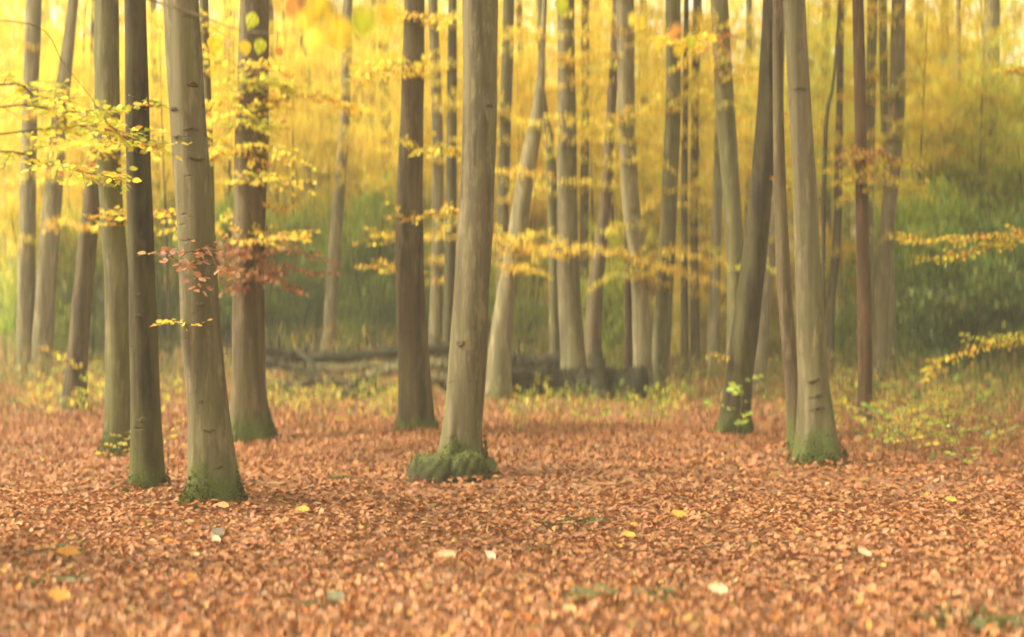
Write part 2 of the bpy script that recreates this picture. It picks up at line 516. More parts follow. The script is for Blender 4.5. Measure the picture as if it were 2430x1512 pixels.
CROWNS = []
for k, pal in enumerate((YEL, GOLD, YGRN)):
    CROWNS.append(leaf_mesh('crown', *sprays_cloud(130, 30, ellipsoid_fn(3.0, 3.0, -3.5, 4.5, .5), .16, pal, (.6, 1.3)), M_LEAF, '4'))
LIMBS = []
for k in range(3):
    t = Tubes()
    L = RNG.uniform(2.4, 3.6)
    s = np.linspace(0, 1, 9)
    pts = np.stack([L * .62 * s, .25 * np.sin(s * 4 + k), L * .75 * s ** 1.25], 1)
    t.add(pts, .085 * (1 - s * .85), 7)
    for j in (3, 5, 6):
        p0 = pts[j]; q = np.linspace(0, 1, 5)[:, None]
        dv = np.array([RNG.uniform(.3, .9), RNG.choice([-1, 1]) * RNG.uniform(.4, .9), RNG.uniform(.2, .6)])
        t.add(p0 + dv * q, .035 * (1 - q[:, 0] * .8), 5)
    LIMBS.append(t.build('limb', B['grey']))


# ------------------------------------------------------------------ trees
def trunk_mesh(name, pts, mat, seg=20, butt=0.0, nbut=5, flute=.042, decay=.2):
    """pts: (n,4) x,y,z,r in tree coordinates, ascending"""
    pts = np.asarray(pts, float)
    L = np.concatenate([[0], np.cumsum(np.linalg.norm(np.diff(pts[:, :3], axis=0), axis=1))])
    m = max(24, int(L[-1] / .28))
    dense = smooth_path(pts, 400)
    zz = dense[:, 2]
    zt = np.concatenate([np.linspace(zz[0], min(.9, zz[-1] * .5), 12)[:-1], np.linspace(min(.9, zz[-1] * .5), zz[-1], m)])
    p = np.stack([np.interp(zt, zz, dense[:, k]) for k in range(4)], 1)
    th = np.linspace(0, 2 * np.pi, seg, endpoint=False)[None]
    ph = RNG.uniform(0, 6.28, 6)
    z = zt[:, None]
    rr = p[:, 3:4] * (1 + flute * np.sin(2 * th + ph[0] + z * .35) + flute * .7 * np.sin(3 * th + ph[1] - z * .5)
                      + flute * .5 * np.sin(z * 1.9 + ph[2]) + flute * .45 * np.sin(5 * th + z * 1.3 + ph[3])
                      + flute * .4 * np.sin(z * 5.3 + 2 * th + ph[5]))
    if butt:
        ang = np.maximum(0, np.cos(nbut * th + ph[4] + .5 * np.sin(th + ph[0]))) ** 1.5
        rr = rr * (1 + butt * np.exp(-np.maximum(z, -.05) / (decay * (.55 + .9 * ang))) * (.2 + 1.15 * ang * (.75 + .5 * np.sin(2 * th + ph[1]))))
    V = np.stack([p[:, :1] + rr * np.cos(th), p[:, 1:2] + rr * np.sin(th), np.broadcast_to(z, rr.shape)], -1).reshape(-1, 3)
    n = len(zt)
    i = np.arange(n - 1)[:, None] * seg; j = np.arange(seg)[None]; jn = (j + 1) % seg
    F = np.stack([i + j, i + jn, i + seg + jn, i + seg + j], -1).reshape(-1, 4)
    return mesh_np(name, V, F, np.full(len(F), 4), mat)


class Tree:
    pass


def tree(pts, Y, bark, label, height=17.0, butt=.3, group=None, cat='tree', crown=0, limbs=4, name='beech_tree', seg=20, csize=1.0):
    """pts: measured centre line (x, y, width), top first; last one is the foot"""
    pts = sorted(pts, key=lambda q: -q[1])
    p3 = [P(x, y, Y) for x, y, w in pts]
    r = [w * Y / FD / 2 for x, y, w in pts]
    foot = p3[0].copy()
    g = float(gz(foot[0], Y))
    root = empty(name, (foot[0], Y, g))
    wob = random.uniform(-.15, .15)
    loc = []
    for q, rad in zip(p3, r):
        loc.append([q[0] - foot[0], wob * math.sin(max(0, q[2]) * .5), q[2] - g, rad])
    loc[0][2] = max(loc[0][2], 0.0) if loc[0][2] > -.2 else 0.0
    if loc[0][2] > .05:                                # foot hidden: carry the trunk to the ground
        loc.insert(0, [loc[0][0] * 1.0, loc[0][1], 0.0, loc[0][3] * 1.12])
    loc[0][2] = 0.0
    loc.insert(0, [loc[0][0], loc[0][1], -.25, loc[0][3] * 1.1])
    # keep heights rising
    clean = [loc[0]]
    for q in loc[1:]:
        if q[2] > clean[-1][2] + .08: clean.append(q)
    a, b = np.array(clean[-2]), np.array(clean[-1])
    sl = (b - a)[:2] / max(.3, (b - a)[2])
    z, top = b[2], height
    rad0 = b[3]
    q = b.copy()
    steps = 5
    for k in range(1, steps + 1):
        dz = (top - z) / steps
        if dz <= 0.2: break
        q = q.copy(); q[:2] += sl * dz * (.8 ** k); q[2] += dz; q[3] = rad0 * (1 - .75 * (k / steps) ** 1.2)
        clean.append(list(q))
    me = trunk_mesh('trunk', clean, B[bark], seg, butt)
    link('trunk', me, root)
    t = Tree(); t.root = root; t.path = np.array(clean); t.Y = Y
    tip = np.array(clean[-1])
    if crown is not None:
        c = link('crown', CROWNS[crown % 3], root, tuple(tip[:3] + np.array([0, 0, -1.5])))
        c.rotation_euler = (0, 0, random.uniform(0, 6.28)); s = random.uniform(.85, 1.15) * csize; c.scale = (s, s, s)
    for k in range(limbs):
        zz = top - 5.2 + k * 1.0 + random.uniform(-.2, .2)
        if zz < clean[-6][2] + .5 if len(clean) > 6 else False: continue
        p = [np.interp(zz, t.path[:, 2], t.path[:, i]) for i in range(2)]
        o = link('limb', LIMBS[k % 3], root, (p[0], p[1], zz))
        o.rotation_euler = (0, 0, k * 2.4 + random.uniform(-.5, .5)); o.scale = (.8, .8, .8)
    tag(root, label, cat, group)
    return t


T = {}
T['edge'] = tree([(78, 30, 38), (68, 400, 36), (60, 850, 40)], 36, 'pale', 'pale rosy beech trunk cut off at the left border', crown=0)
T['lefthazy'] = tree([(167, 30, 26), (140, 300, 38), (118, 600, 44), (100, 860, 48)], 36, 'pale', 'pale hazy trunk left of the slanting tree, leaning right', crown=0)
T['slant'] = tree([(262, 30, 26), (228, 320, 36), (216, 450, 40), (192, 700, 48), (178, 880, 52), (170, 975, 58)], 24.6, 'brown', 'slanting brown trunk at left leaning right, dark at its foot', crown=1)
T['leftback'] = tree([(258, 30, 58), (262, 300, 60), (272, 500, 56), (285, 700, 60), (283, 950, 64), (279, 1078, 70)], base_dist(1078), 'olive', 'grey-olive trunk behind the dark one at left, mossy foot', butt=.25, crown=0)
T['leftdark'] = tree([(324, 30, 48), (332, 350, 55), (340, 600, 61), (347, 900, 67), (349, 1060, 74), (349, 1162, 82)], base_dist(1162), 'dark', 'dark greenish trunk standing close left of the big grey beech', butt=.2, crown=2)
T['main'] = tree([(432, 30, 80), (449, 330, 84), (464, 540, 85), (475, 792, 87), (491, 959, 93), (500, 1100, 106), (505, 1202, 122)], base_dist(1202), 'grey', 'big smooth grey beech trunk nearest the camera, green moss round its foot', butt=.22, crown=0, seg=32)
T['mainthin'] = tree([(484, 30, 22), (490, 300, 22), (498, 600, 24), (514, 850, 28), (526, 1025, 34)], 20.2, 'olive', 'thin olive trunk half hidden behind the big grey beech', crown=1)
T['brownleft'] = tree([(603, 30, 68), (598, 250, 74), (594, 400, 77), (588, 600, 76), (587, 850, 80), (588, 960, 86), (592, 1040, 96)], base_dist(1040), 'rosy', 'stout rosy brown trunk with copper leaves across it, mossy flared foot', butt=.35, crown=1, seg=28)
T['palethin'] = tree([(824, 30, 22), (816, 300, 24), (801, 500, 28), (788, 700, 32), (780, 838, 40)], 42, 'pale', 'slim pale trunk standing alone behind the fallen logs', crown=2)
T['centrebrown'] = tree([(982, 30, 50), (977, 300, 58), (972, 500, 64), (974, 700, 67), (984, 900, 78), (987, 1028, 86)], base_dist(1028), 'brown', 'dark brown trunk just left of the central grey trunk', butt=.18, crown=0, seg=28)
T['gapa'] = tree([(1028, 30, 22), (1037, 300, 26), (1038, 560, 28), (1030, 850, 32)], 37, 'pale', 'thin pale brown trunk behind the two central trunks, nearer the brown one', crown=1)
T['gapb'] = tree([(1073, 30, 20), (1072, 300, 24), (1069, 560, 26), (1062, 850, 28)], 34, 'dark', 'thin dark trunk in the gap between the two central trunks', crown=2)
T['centre'] = tree([(1140, 30, 86), (1139, 300, 84), (1131, 500, 84), (1119, 700, 85), (1108, 900, 92), (1097, 1040, 98), (1093, 1132, 108)], base_dist(1132), 'grey', 'central grey trunk leaning right with two mossy root humps', butt=.6, crown=0, seg=32)
T['centreright'] = tree([(1206, 30, 26), (1199, 300, 28), (1192, 560, 28), (1189, 850, 30)], 35, 'olive', 'thin olive trunk immediately right of the central grey trunk', crown=1)
T['lean'] = tree([(1287, 100, 14), (1280, 220, 24), (1266, 320, 36), (1248, 420, 40), (1224, 570, 44), (1198, 720, 46), (1185, 850, 54), (1184, 948, 66)], base_dist(948), 'pale', 'pale trunk bending strongly right with a swollen foot', crown=2, height=15, limbs=2)
T['forky'] = tree([(1283, 30, 14), (1286, 230, 18), (1304, 340, 24), (1312, 540, 26), (1316, 850, 28)], 33, 'olive', 'thin crooked trunk crossing the top of the bending pale trunk', crown=1)
T['midgrey'] = tree([(1342, 30, 42), (1344, 300, 46), (1346, 500, 51), (1350, 700, 54), (1360, 850, 62), (1364, 925, 74)], 30.5, 'grey', 'straight grey trunk rising behind the thick mossy log', crown=0, seg=24)
T['midthin'] = tree([(1388, 30, 20), (1388, 300, 21), (1386, 560, 22), (1390, 850, 24)], 40, 'brown', 'very thin upright brown stem right of the straight grey trunk', crown=2)
T['midlean'] = tree([(1462, 30, 22), (1456, 160, 22), (1447, 310, 25), (1434, 510, 28), (1416, 650, 36), (1407, 800, 42), (1404, 920, 48)], 31.5, 'rosy', 'rosy trunk leaning right between grey trunk and knotted trunk', crown=1)
T['knot'] = tree([(1483, 30, 42), (1487, 300, 41), (1495, 480, 42), (1511, 600, 43), (1521, 750, 44), (1525, 940, 48)], 29, 'pale', 'pale trunk with a dark knot and a kink halfway up', crown=0, seg=24)
T['redstub'] = tree([(1489, 560, 18), (1491, 700, 20), (1492, 850, 23), (1492, 925, 26)], 32, 'red', 'thin red-brown stem close behind the knotted pale trunk', crown=1)
T['amber'] = tree([(1598, 30, 36), (1597, 250, 38), (1590, 400, 39), (1583, 560, 41), (1574, 700, 42), (1566, 850, 45), (1561, 938, 52)], 29.5, 'olive', 'olive trunk with yellow leaves over its top, right of the knotted trunk', crown=1, seg=24)
T['pairdark'] = tree([(1629, 30, 12), (1625, 250, 14), (1622, 560, 16), (1624, 850, 18)], 36, 'dark', 'very thin dark stem, darker of the pair right of the olive trunk', crown=2)
T['pairlight'] = tree([(1651, 30, 18), (1648, 300, 19), (1648, 560, 20), (1650, 850, 24)], 39, 'brown', 'thin brown stem, lighter of the pair right of the olive trunk', crown=0)
T['palelow'] = tree([(1712, 30, 20), (1704, 400, 24), (1697, 650, 26), (1690, 880, 30)], 36, 'pale', 'slim pale trunk seen low down left of the dark leaning trunk', crown=1)
T['behindlean'] = tree([(1708, 30, 44), (1718, 220, 45), (1731, 400, 43), (1742, 550, 42), (1748, 700, 44), (1746, 955, 52)], 26.5, 'olive', 'olive grey trunk whose foot hides behind the dark leaning trunk', crown=2, seg=24)
T['darklean'] = tree([(1829, 30, 40), (1820, 250, 46), (1806, 450, 52), (1791, 600, 56), (1772, 750, 59), (1755, 880, 63), (1744, 980, 68), (1740, 1035, 78)], base_dist(1035), 'dark', 'dark brown trunk leaning right beside the pale grey trunk', butt=.25, crown=0, seg=28)
T['rightthinpale'] = tree([(1846, 300, 20), (1838, 500, 24), (1822, 650, 30), (1806, 800, 34), (1796, 930, 40)], 30, 'pale', 'slim pale trunk peeping out right of the dark leaning trunk', crown=1)
T['rightreddish'] = tree([(1847, 30, 24), (1851, 300, 28), (1858, 560, 33), (1868, 750, 34), (1880, 930, 32), (1884, 1090, 38)], 16.6, 'rosy', 'slim reddish trunk wedged against the left of the pale grey trunk', crown=2)
T['rightgrey'] = tree([(1884, 30, 52), (1895, 250, 54), (1904, 400, 55), (1911, 560, 58), (1920, 750, 64), (1929, 900, 73), (1937, 1010, 90), (1942, 1105, 112)], base_dist(1105), 'grey', 'pale grey smooth trunk on the right with a wide mossy foot', butt=.28, crown=0, seg=32)
T['sapdark'] = tree([(1992, 30, 6), (1976, 200, 8), (1962, 260, 9), (1955, 350, 10), (1950, 560, 10), (1950, 870, 12)], 28, 'dark', 'crooked dark sapling as thin as an arm right of the pale grey trunk', height=10, butt=0, crown=1, limbs=0, csize=.4, name='beech_sapling', seg=10)
T['rightbrown'] = tree([(1991, 30, 16), (1990, 300, 18), (1988, 560, 21), (1974, 720, 20), (1970, 860, 22)], 38, 'brown', 'thin brown trunk between the pale grey trunk and the dark red trunk', crown=0)
T['darkred'] = tree([(2035, 30, 26), (2038, 300, 27), (2042, 560, 29), (2048, 750, 32), (2051, 900, 33), (2050, 1005, 36)], base_dist(1005), 'red', 'straight dark red-brown trunk on the right with orange leaves across it', butt=.15, crown=1)
T['darkredback'] = tree([(2067, 30, 24), (2064, 300, 24), (2062, 560, 26), (2066, 880, 28)], 33, 'olive', 'grey trunk tucked close behind the dark red-brown trunk', crown=2)
T['forkleft'] = tree([(2094, 30, 20), (2098, 250, 21), (2104, 380, 22), (2108, 560, 24), (2112, 870, 28)], 31.5, 'olive', 'slim grey trunk left of its stouter neighbour near the dark evergreens', crown=0)
T['forkright'] = tree([(2133, 30, 32), (2127, 250, 37), (2114, 420, 36), (2100, 560, 34), (2088, 850, 38)], 30, 'grey', 'stout grey trunk bending right, nearest to the dark evergreens', crown=1)
T['farright'] = tree([(2352, 30, 36), (2346, 250, 36), (2344, 450, 36), (2344, 860, 40)], 44, 'pale', 'pale trunk among the foliage at the upper right', crown=2)
T['farrightthin'] = tree([(2273, 30, 12), (2272, 300, 12), (2270, 860, 16)], 46, 'pale', 'whitish hair-thin stem among yellow foliage at the upper right', crown=0, name='birch_sapling', limbs=0)
# trees standing just outside the view that carry the near branches
T['outleft'] = tree([(-180, -500, 70), (-170, 500, 90), (-150, 1300, 120)], 9.2, 'grey', 'beech off the left border whose yellow-green branches reach in', crown=2)
T['outright'] = tree([(2680, -300, 70), (2690, 500, 80), (2690, 1050, 90)], 18, 'brown', 'beech off the right border whose orange branches reach in', crown=1)

SHORT = {'slant': 'slanting brown trunk', 'leftback': 'grey-olive trunk with mossy foot', 'leftdark': 'dark greenish trunk', 'main': 'big grey beech', 'brownleft': 'stout rosy trunk',
         'palethin': 'slim pale trunk by the logs', 'centrebrown': 'dark brown central trunk', 'centre': 'central grey trunk', 'lean': 'bending pale trunk', 'midgrey': 'straight grey trunk',
         'midlean': 'leaning rosy trunk', 'knot': 'knotted pale trunk', 'amber': 'olive trunk with yellow top', 'pairlight': 'pair of thin stems', 'behindlean': 'olive grey trunk',
         'darklean': 'dark leaning trunk', 'rightgrey': 'pale grey mossy-footed trunk', 'sapdark': 'crooked dark sapling', 'darkred': 'dark red-brown trunk', 'forkright': 'stout bending grey trunk',
         'farright': 'pale trunk at upper right', 'edge': 'trunk at the left border'}


def beside(X, Y, zz=4.0):
    """the trunk this place is seen behind or next to"""
    px = X / Y * FD + 1214.5
    best = None
    for k_, nm in SHORT.items():
        t = T[k_]
        tx = (np.interp(zz, t.path[:, 2], t.path[:, 0]) + t.root.location.x) / t.Y * FD + 1214.5
        if best is None or abs(px - tx) < abs(best[0]): best = (px - tx, nm)
    d = best[0]
    return ('behind the ' if abs(d) < 30 else 'just right of the ' if d > 0 else 'just left of the ') + best[1]


# faint trunks farther in
k = 0
rs = random.Random(5)
for x in (95, 205, 375, 545, 655, 742, 866, 920, 1008, 1168, 1240, 1300, 1420, 1548, 1672, 1775, 1965, 2010, 2180, 2235):
    Y = rs.uniform(48, 66); w = rs.uniform(14, 26)
    dx = rs.uniform(-22, 22)
    tree([(x + dx, 30, w * .85), (x + dx * .5 + rs.uniform(-5, 5), 400, w), (x, 830, w * 1.2)], Y, rs.choice(['pale', 'brown', 'olive', 'rosy', 'pale']),
         'slender faint trunk far ' + beside((x - 1214.5) / FD * Y, Y), height=20, butt=0, group='faint slender trunks deep in the wood', crown=k, limbs=0, seg=10)
    k += 1

build_litter()

# ------------------------------------------------------------------ mossy root humps of the central tree, knots
def lump(name, c, rx, ry, h, mat, parent, seed=0, fuzz=True):
    r = np.random.default_rng(seed)
    nu, nv = 56, 24
    th = np.linspace(0, 2 * np.pi, nu, endpoint=False)[None]; ph = np.linspace(0, np.pi / 2, nv)[:, None]
    a = r.uniform(0, 6.28, 5)
    bul = 1 + .08 * np.sin(2 * th + a[0]) + .07 * np.sin(3 * th + a[1] + 2 * ph) + .04 * np.sin(7 * th + a[2] + 5 * ph) + .03 * np.sin(11 * th - 8 * ph)
    cr = np.sign(np.cos(ph)) * np.abs(np.cos(ph)) ** .5
    sr = np.abs(np.sin(ph)) ** .8 * (1 + .12 * np.sin(2 * th + a[4]) * np.cos(ph))
    V = np.stack([rx * cr * np.cos(th) * bul, ry * cr * np.sin(th) * bul, h * sr * (1 + .06 * np.sin(3 * th + a[3])) - .06 * (1 - sr)], -1).reshape(-1, 3)
    V = V * (1 + .018 * np.sin(V[:, :1] * 38 + a[0]) * np.sin(V[:, 1:2] * 41 + a[1]) * np.sin(V[:, 2:] * 33 + a[2]) + r.normal(0, .008, (len(V), 1)))
    i = np.arange(nv - 1)[:, None] * nu; j = np.arange(nu)[None]; jn = (j + 1) % nu
    F = np.stack([i + j, i + jn, i + nu + jn, i + nu + j], -1).reshape(-1, 4)
    me = mesh_np(name, V, F, np.full(len(F), 4), mat)
    o = link(name, me, parent, c)
    if not fuzz: return o
    # moss fuzz
    n = 1500
    t2 = r.uniform(0, 2 * np.pi, n); p2 = np.arcsin(r.uniform(0, 1, n))
    b2 = 1 + .08 * np.sin(2 * t2 + a[0]) + .07 * np.sin(3 * t2 + a[1] + 2 * p2) + .04 * np.sin(7 * t2 + a[2] + 5 * p2)
    c2 = np.abs(np.cos(p2)) ** .5; s2 = np.abs(np.sin(p2)) ** .8 * (1 + .12 * np.sin(2 * t2 + a[4]) * np.cos(p2))
    kp = (s2 + .35 * np.sin(5 * t2 + a[2]) > .45); t2, p2, b2, c2, s2 = t2[kp], p2[kp], b2[kp], c2[kp], s2[kp]; n = len(t2)
    pos = np.stack([rx * c2 * np.cos(t2) * b2, ry * c2 * np.sin(t2) * b2, h * s2], 1)
    nrm = unit(pos / np.array([rx, ry, h]))
    d = nrm + r.normal(0, .6, (n, 3)) + np.array([0, 0, .3])
    m2 = leaf_mesh('moss', pos, d, r.normal(0, 1, (n, 3)), r.uniform(.01, .02, n), pick([(1, (.085, .1, .02)), (1, (.13, .14, .025)), (.8, (.06, .055, .018))], n), M_LEAF, '4')
    mo = link('moss', m2, o); mo['kind'] = 'stuff'
    return o


tc = T['centre']
Yc = tc.Y
lump('root', (-.24, -.2, 0), .28, .24, .235, M_MOSS, tc.root, 1)
lump('root', (.07, -.24, 0), .2, .22, .27, M_MOSS, tc.root, 2)
lump('root', (-.1, -.16, 0), .2, .2, .23, B['brown'], tc.root, 6, False)
lump('root', (.2, -.05, 0), .2, .2, .2, B['olive'], tc.root, 4, False)


def moss_skirt(t, n, h, rscale=1.0):
    p = t.path
    z = RNG.beta(1, 2.2, n) * h
    th = RNG.uniform(0, 2 * np.pi, n)
    r = np.interp(z, p[:, 2], p[:, 3]) * (1.05 + .28 * np.exp(-z / .16)) * rscale
    pos = np.stack([np.interp(z, p[:, 2], p[:, 0]) + r * np.cos(th), np.interp(z, p[:, 2], p[:, 1]) + r * np.sin(th), z], 1)
    keep = (np.sin(3 * th + 1) * .5 + .5) * h > z * .9
    pos = pos[keep]; th = th[keep]; n = len(pos)
    d = np.stack([np.cos(th), np.sin(th), RNG.normal(.3, .5, n)], 1) + RNG.normal(0, .5, (n, 3))
    me = leaf_mesh('moss', pos, d, RNG.normal(0, 1, (n, 3)), RNG.uniform(.015, .035, n), pick([(1, (.075, .085, .018)), (1, (.12, .125, .025)), (.6, (.045, .045, .014))], n), M_LEAF, '4')
    o = link('moss', me, t.root); o['kind'] = 'stuff'


for key, n, h in (('main', 2600, .34), ('centre', 2600, .5), ('brownleft', 1800, .5), ('centrebrown', 1200, .3), ('darklean', 1500, .4), ('rightgrey', 1600, .35), ('leftback', 1200, .4), ('leftdark', 900, .2)):
    moss_skirt(T[key], n, h)


def scar(t, y, w, side=0.0, hh=.5):
    """a dark branch scar on the trunk, facing the camera; side -1..1 across the trunk"""
    Y = t.Y
    z = CAM_H - (y - 756) / FD * Y - t.root.location.z
    cx, cy, r = [np.interp(z, t.path[:, 2], t.path[:, k]) for k in (0, 1, 3)]
    a = side * 1.1
    nx, ny = math.sin(a), -math.cos(a)
    rad = w * Y / FD / 2
    nu, nv = 16, 5
    V = []
    for i in range(nv):
        q = i / (nv - 1); rr = rad * (1.15 - q); dep = r * 1.0 + .008 * math.sin(q * 3.14) + .002
        if i == nv - 1: rr = .002
        for j in range(nu):
            s = 2 * math.pi * j / nu
            u, v = rr * math.cos(s) * (1 + .25 * math.sin(2.7 * j + w)), rr * hh * .7 * math.sin(s) * (1 + .3 * math.sin(1.9 * j + y)) + .25 * rr * abs(math.cos(s)) * (-1 if w % 4 else 1)
            aa = a + u / max(r, .02)
            V.append((cx + math.sin(aa) * dep, cy - math.cos(aa) * dep, z + v))
    F = [(i * nu + j, i * nu + (j + 1) % nu, (i + 1) * nu + (j + 1) % nu, (i + 1) * nu + j) for i in range(nv - 1) for j in range(nu)]
    me = mesh_np('branch_scar', V, F, np.full(len(F), 4), B['brown'])
    link('branch_scar', me, t.root)


for key, y, w, s, hh in (('main', 205, 26, .55, .6), ('main', 262, 22, -.6, .45), ('main', 310, 34, .35, .25), ('main', 330, 24, -.55, .3), ('main', 385, 36, .55, .25),
                     ('main', 595, 30, .5, .5), ('main', 725, 20, .3, .6), ('main', 840, 18, -.55, .4), ('main', 926, 16, -.35, .8), ('main', 950, 14, -.1, .8), ('main', 1020, 24, .2, .4), ('main', 1105, 16, .55, .6),
                     ('leftdark', 700, 20, -.1, .35), ('leftdark', 748, 22, -.1, .4), ('leftdark', 992, 22, .1, .7),
                     ('brownleft', 762, 22, .7, .4), ('brownleft', 640, 24, .3, .3), ('centre', 210, 18, .6, .7), ('centre', 260, 18, .55, .7), ('centre', 590, 24, .7, .8), ('centre', 815, 20, -.4, .9),
                     ('knot', 505, 20, .1, .9), ('rightgrey', 215, 30, -.1, .25), ('rightgrey', 900, 46, .1, .22), ('rightgrey', 935, 50, .15, .2), ('rightgrey', 965, 50, .1, .2)):
    scar(T[key], y, w, s, hh)


# ------------------------------------------------------------------ leafy branches of those trees
COPPER = [(40, (.33, .135, .06)), (30, (.4, .19, .08)), (20, (.25, .1, .045)), (10, (.46, .29, .12))]
AMBER = [(40, (.80, .56, .06)), (22, (.72, .40, .05)), (28, (.82, .65, .08)), (7, (.56, .24, .05))]
LIME = [(36, (.55, .52, .06)), (26, (.40, .44, .06)), (26, (.7, .52, .06)), (8, (.55, .24, .04))]


def branch(t, pts, leaf, pal, n_side=10, side=(.2, .45), droop=.1, r0=.012, dens=.045, T_='6', tilt=.5, attach=True, bare=.25):
    """pts: measured (x, y, distance) along the branch; the first lies at or near the trunk"""
    Pw = [P(*q) for q in pts]
    o = np.array(t.root.location)
    if attach:
        z = Pw[0][2] - o[2]
        a = [np.interp(z - .15, t.path[:, 2], t.path[:, k]) for k in range(2)]
        Pw.insert(0, o + np.array([a[0], a[1], z - .15]))
    Pw = np.array(Pw) - o
    L = np.linalg.norm(np.diff(Pw, axis=0), axis=1).sum()
    m = max(10, int(L / .1))
    main = smooth_path(Pw, m)
    tb = Tubes()
    s = np.linspace(0, 1, m)
    tb.add(main, r0 * (1 - .8 * s), 6)
    LP, LD = [], []
    tg = unit(np.gradient(main, axis=0))
    n_side = int(n_side * 1.7)
    for k in range(n_side):
        u = bare + (1 - bare) * (k + random.uniform(.2, .8)) / n_side
        i = min(m - 2, int(u * (m - 1)))
        p0 = main[i]; fw = tg[i]
        sd = np.cross(fw, [0, 0, 1]); sd /= max(1e-6, np.linalg.norm(sd))
        ln = random.uniform(*side) * (1.15 - .5 * u)
        dv = fw * .65 + sd * (1 if k % 2 else -1) * random.uniform(.5, 1.0) + np.array([0, 0, random.uniform(-.3, .4)])
        dv /= np.linalg.norm(dv)
        q = np.linspace(0, 1, 6)[:, None]
        tw = p0 + dv * ln * q + np.array([0, 0, -1]) * droop * ln * q ** 2
        tb.add(tw, np.maximum(.0015, r0 * .35 * (1 - .7 * q[:, 0])), 4)
        nl = max(3, int(ln / dens))
        for j in range(nl):
            w = (j + .6) / nl
            pp = p0 + dv * ln * w + np.array([0, 0, -1]) * droop * ln * w ** 2
            ss = np.cross(dv, [0, 0, 1]); ss /= max(1e-6, np.linalg.norm(ss))
            dd = dv * .7 + ss * (1 if j % 2 else -1) * .8 + np.array([0, 0, random.uniform(-.5, .1)])
            LP.append(pp); LD.append(dd)
    for i in range(int(m * bare), m if n_side else 0):
        if random.random() < .6:
            ss = np.cross(tg[i], [0, 0, 1])
            LP.append(main[i]); LD.append(tg[i] * .6 + ss * random.choice([-1, 1]) * .8 + np.array([0, 0, random.uniform(-.4, .1)]))
    b = link('branch', tb.build('branch', B['twig']), t.root)
    if not LP: return b
    LP = np.array(LP); LD = np.array(LD); n = len(LP)
    nr = np.stack([RNG.normal(0, tilt, n), RNG.normal(0, tilt, n) - .15, np.ones(n)], 1)
    f = link('leaves', leaf_mesh('leaves', LP, LD, nr, leaf * RNG.uniform(.75, 1.2, n), pick(pal, n, .14), M_LEAF, T_), b)
    return b


# upper left: yellow-green sprays in front of the paired trunks
for pts, n in (([(30, 315, 9.6), (120, 305, 9.8), (220, 300, 10.0), (330, 335, 10.3), (380, 345, 10.3)], 16),
               ([(40, 250, 9.4), (140, 265, 9.7), (240, 262, 10.1), (300, 262, 10.3)], 14),
               ([(20, 360, 9.8), (110, 390, 10.3), (200, 410, 10.7), (300, 425, 10.9)], 16),
               ([(30, 200, 9.6), (80, 225, 10), (170, 240, 10.5)], 10)):
    branch(T['outleft'], pts, .07, LIME, n, (.2, .42), attach=True, tilt=.65, r0=.009, dens=.05)
branch(T['outleft'], [(80, 60, 10), (150, 150, 10.2), (215, 230, 10.3), (280, 320, 10.4), (350, 350, 10.5)], .07, LIME, 5, (.15, .3), r0=.004, bare=.6)
branch(T['leftdark'], [(338, 262, 13.3), (350, 245, 13.1), (362, 236, 12.9)], .075, LIME, 7, (.12, .25), attach=True, bare=.1)
branch(T['leftdark'], [(318, 340, 13.0), (300, 330, 12.7), (262, 300, 12.5), (205, 280, 12.4)], .08, LIME, 10, (.15, .35), attach=True, bare=.2)
branch(T['leftback'], [(260, 420, 16.7), (225, 425, 16.3), (195, 415, 16)], .09, LIME, 9, (.2, .4))
# copper leaves across the big beech and the stout brown trunk
branch(T['main'], [(470, 600, 12.1), (440, 600, 11.6), (420, 620, 11.4), (400, 600, 11.3), (360, 595, 11.2)], .072, COPPER, 7, (.12, .3), tilt=.9, bare=.2, r0=.007)
branch(T['main'], [(480, 590, 12.0), (500, 600, 11.4), (520, 640, 11.3), (560, 640, 11.4)], .072, COPPER, 7, (.12, .3), tilt=.9, bare=.2, r0=.007)
branch(T['brownleft'], [(600, 610, 19.2), (570, 605, 18.6), (540, 640, 18.3), (470, 655, 18.1)], .085, COPPER, 9, (.2, .4), tilt=.9, bare=.1)
branch(T['brownleft'], [(590, 590, 19.2), (610, 610, 18.6), (600, 660, 18.4), (640, 650, 18.5), (690, 640, 18.8), (780, 650, 19.2)], .085, COPPER, 18, (.25, .6), tilt=.9, bare=.1)
branch(T['brownleft'], [(600, 640, 19.2), (580, 650, 18.6), (560, 690, 18.4)], .085, COPPER, 12, (.2, .4), tilt=.9, bare=.1)
branch(T['brownleft'], [(600, 600, 19.2), (625, 620, 18.7), (660, 670, 18.5), (720, 690, 18.6)], .085, COPPER, 14, (.2, .5), tilt=.9, bare=.1)
branch(T['brownleft'], [(600, 610, 19.2), (560, 590, 18.7), (530, 610, 18.5), (520, 670, 18.5)], .085, COPPER, 12, (.2, .5), tilt=.9, bare=.1)
branch(T['main'], [(470, 620, 12.1), (455, 640, 11.7), (480, 690, 11.6)], .07, COPPER, 8, (.1, .22), tilt=.9, bare=.2, r0=.006)
branch(T['brownleft'], [(600, 560, 19.2), (640, 590, 18.6), (700, 600, 18.6), (800, 620, 19)], .085, COPPER, 10, (.2, .4), tilt=.9, bare=.1)
branch(T['main'], [(480, 780, 12.1), (450, 770, 11.9), (400, 765, 11.9), (372, 770, 11.9)], .06, AMBER, 7, (.1, .2), bare=.35, r0=.005)
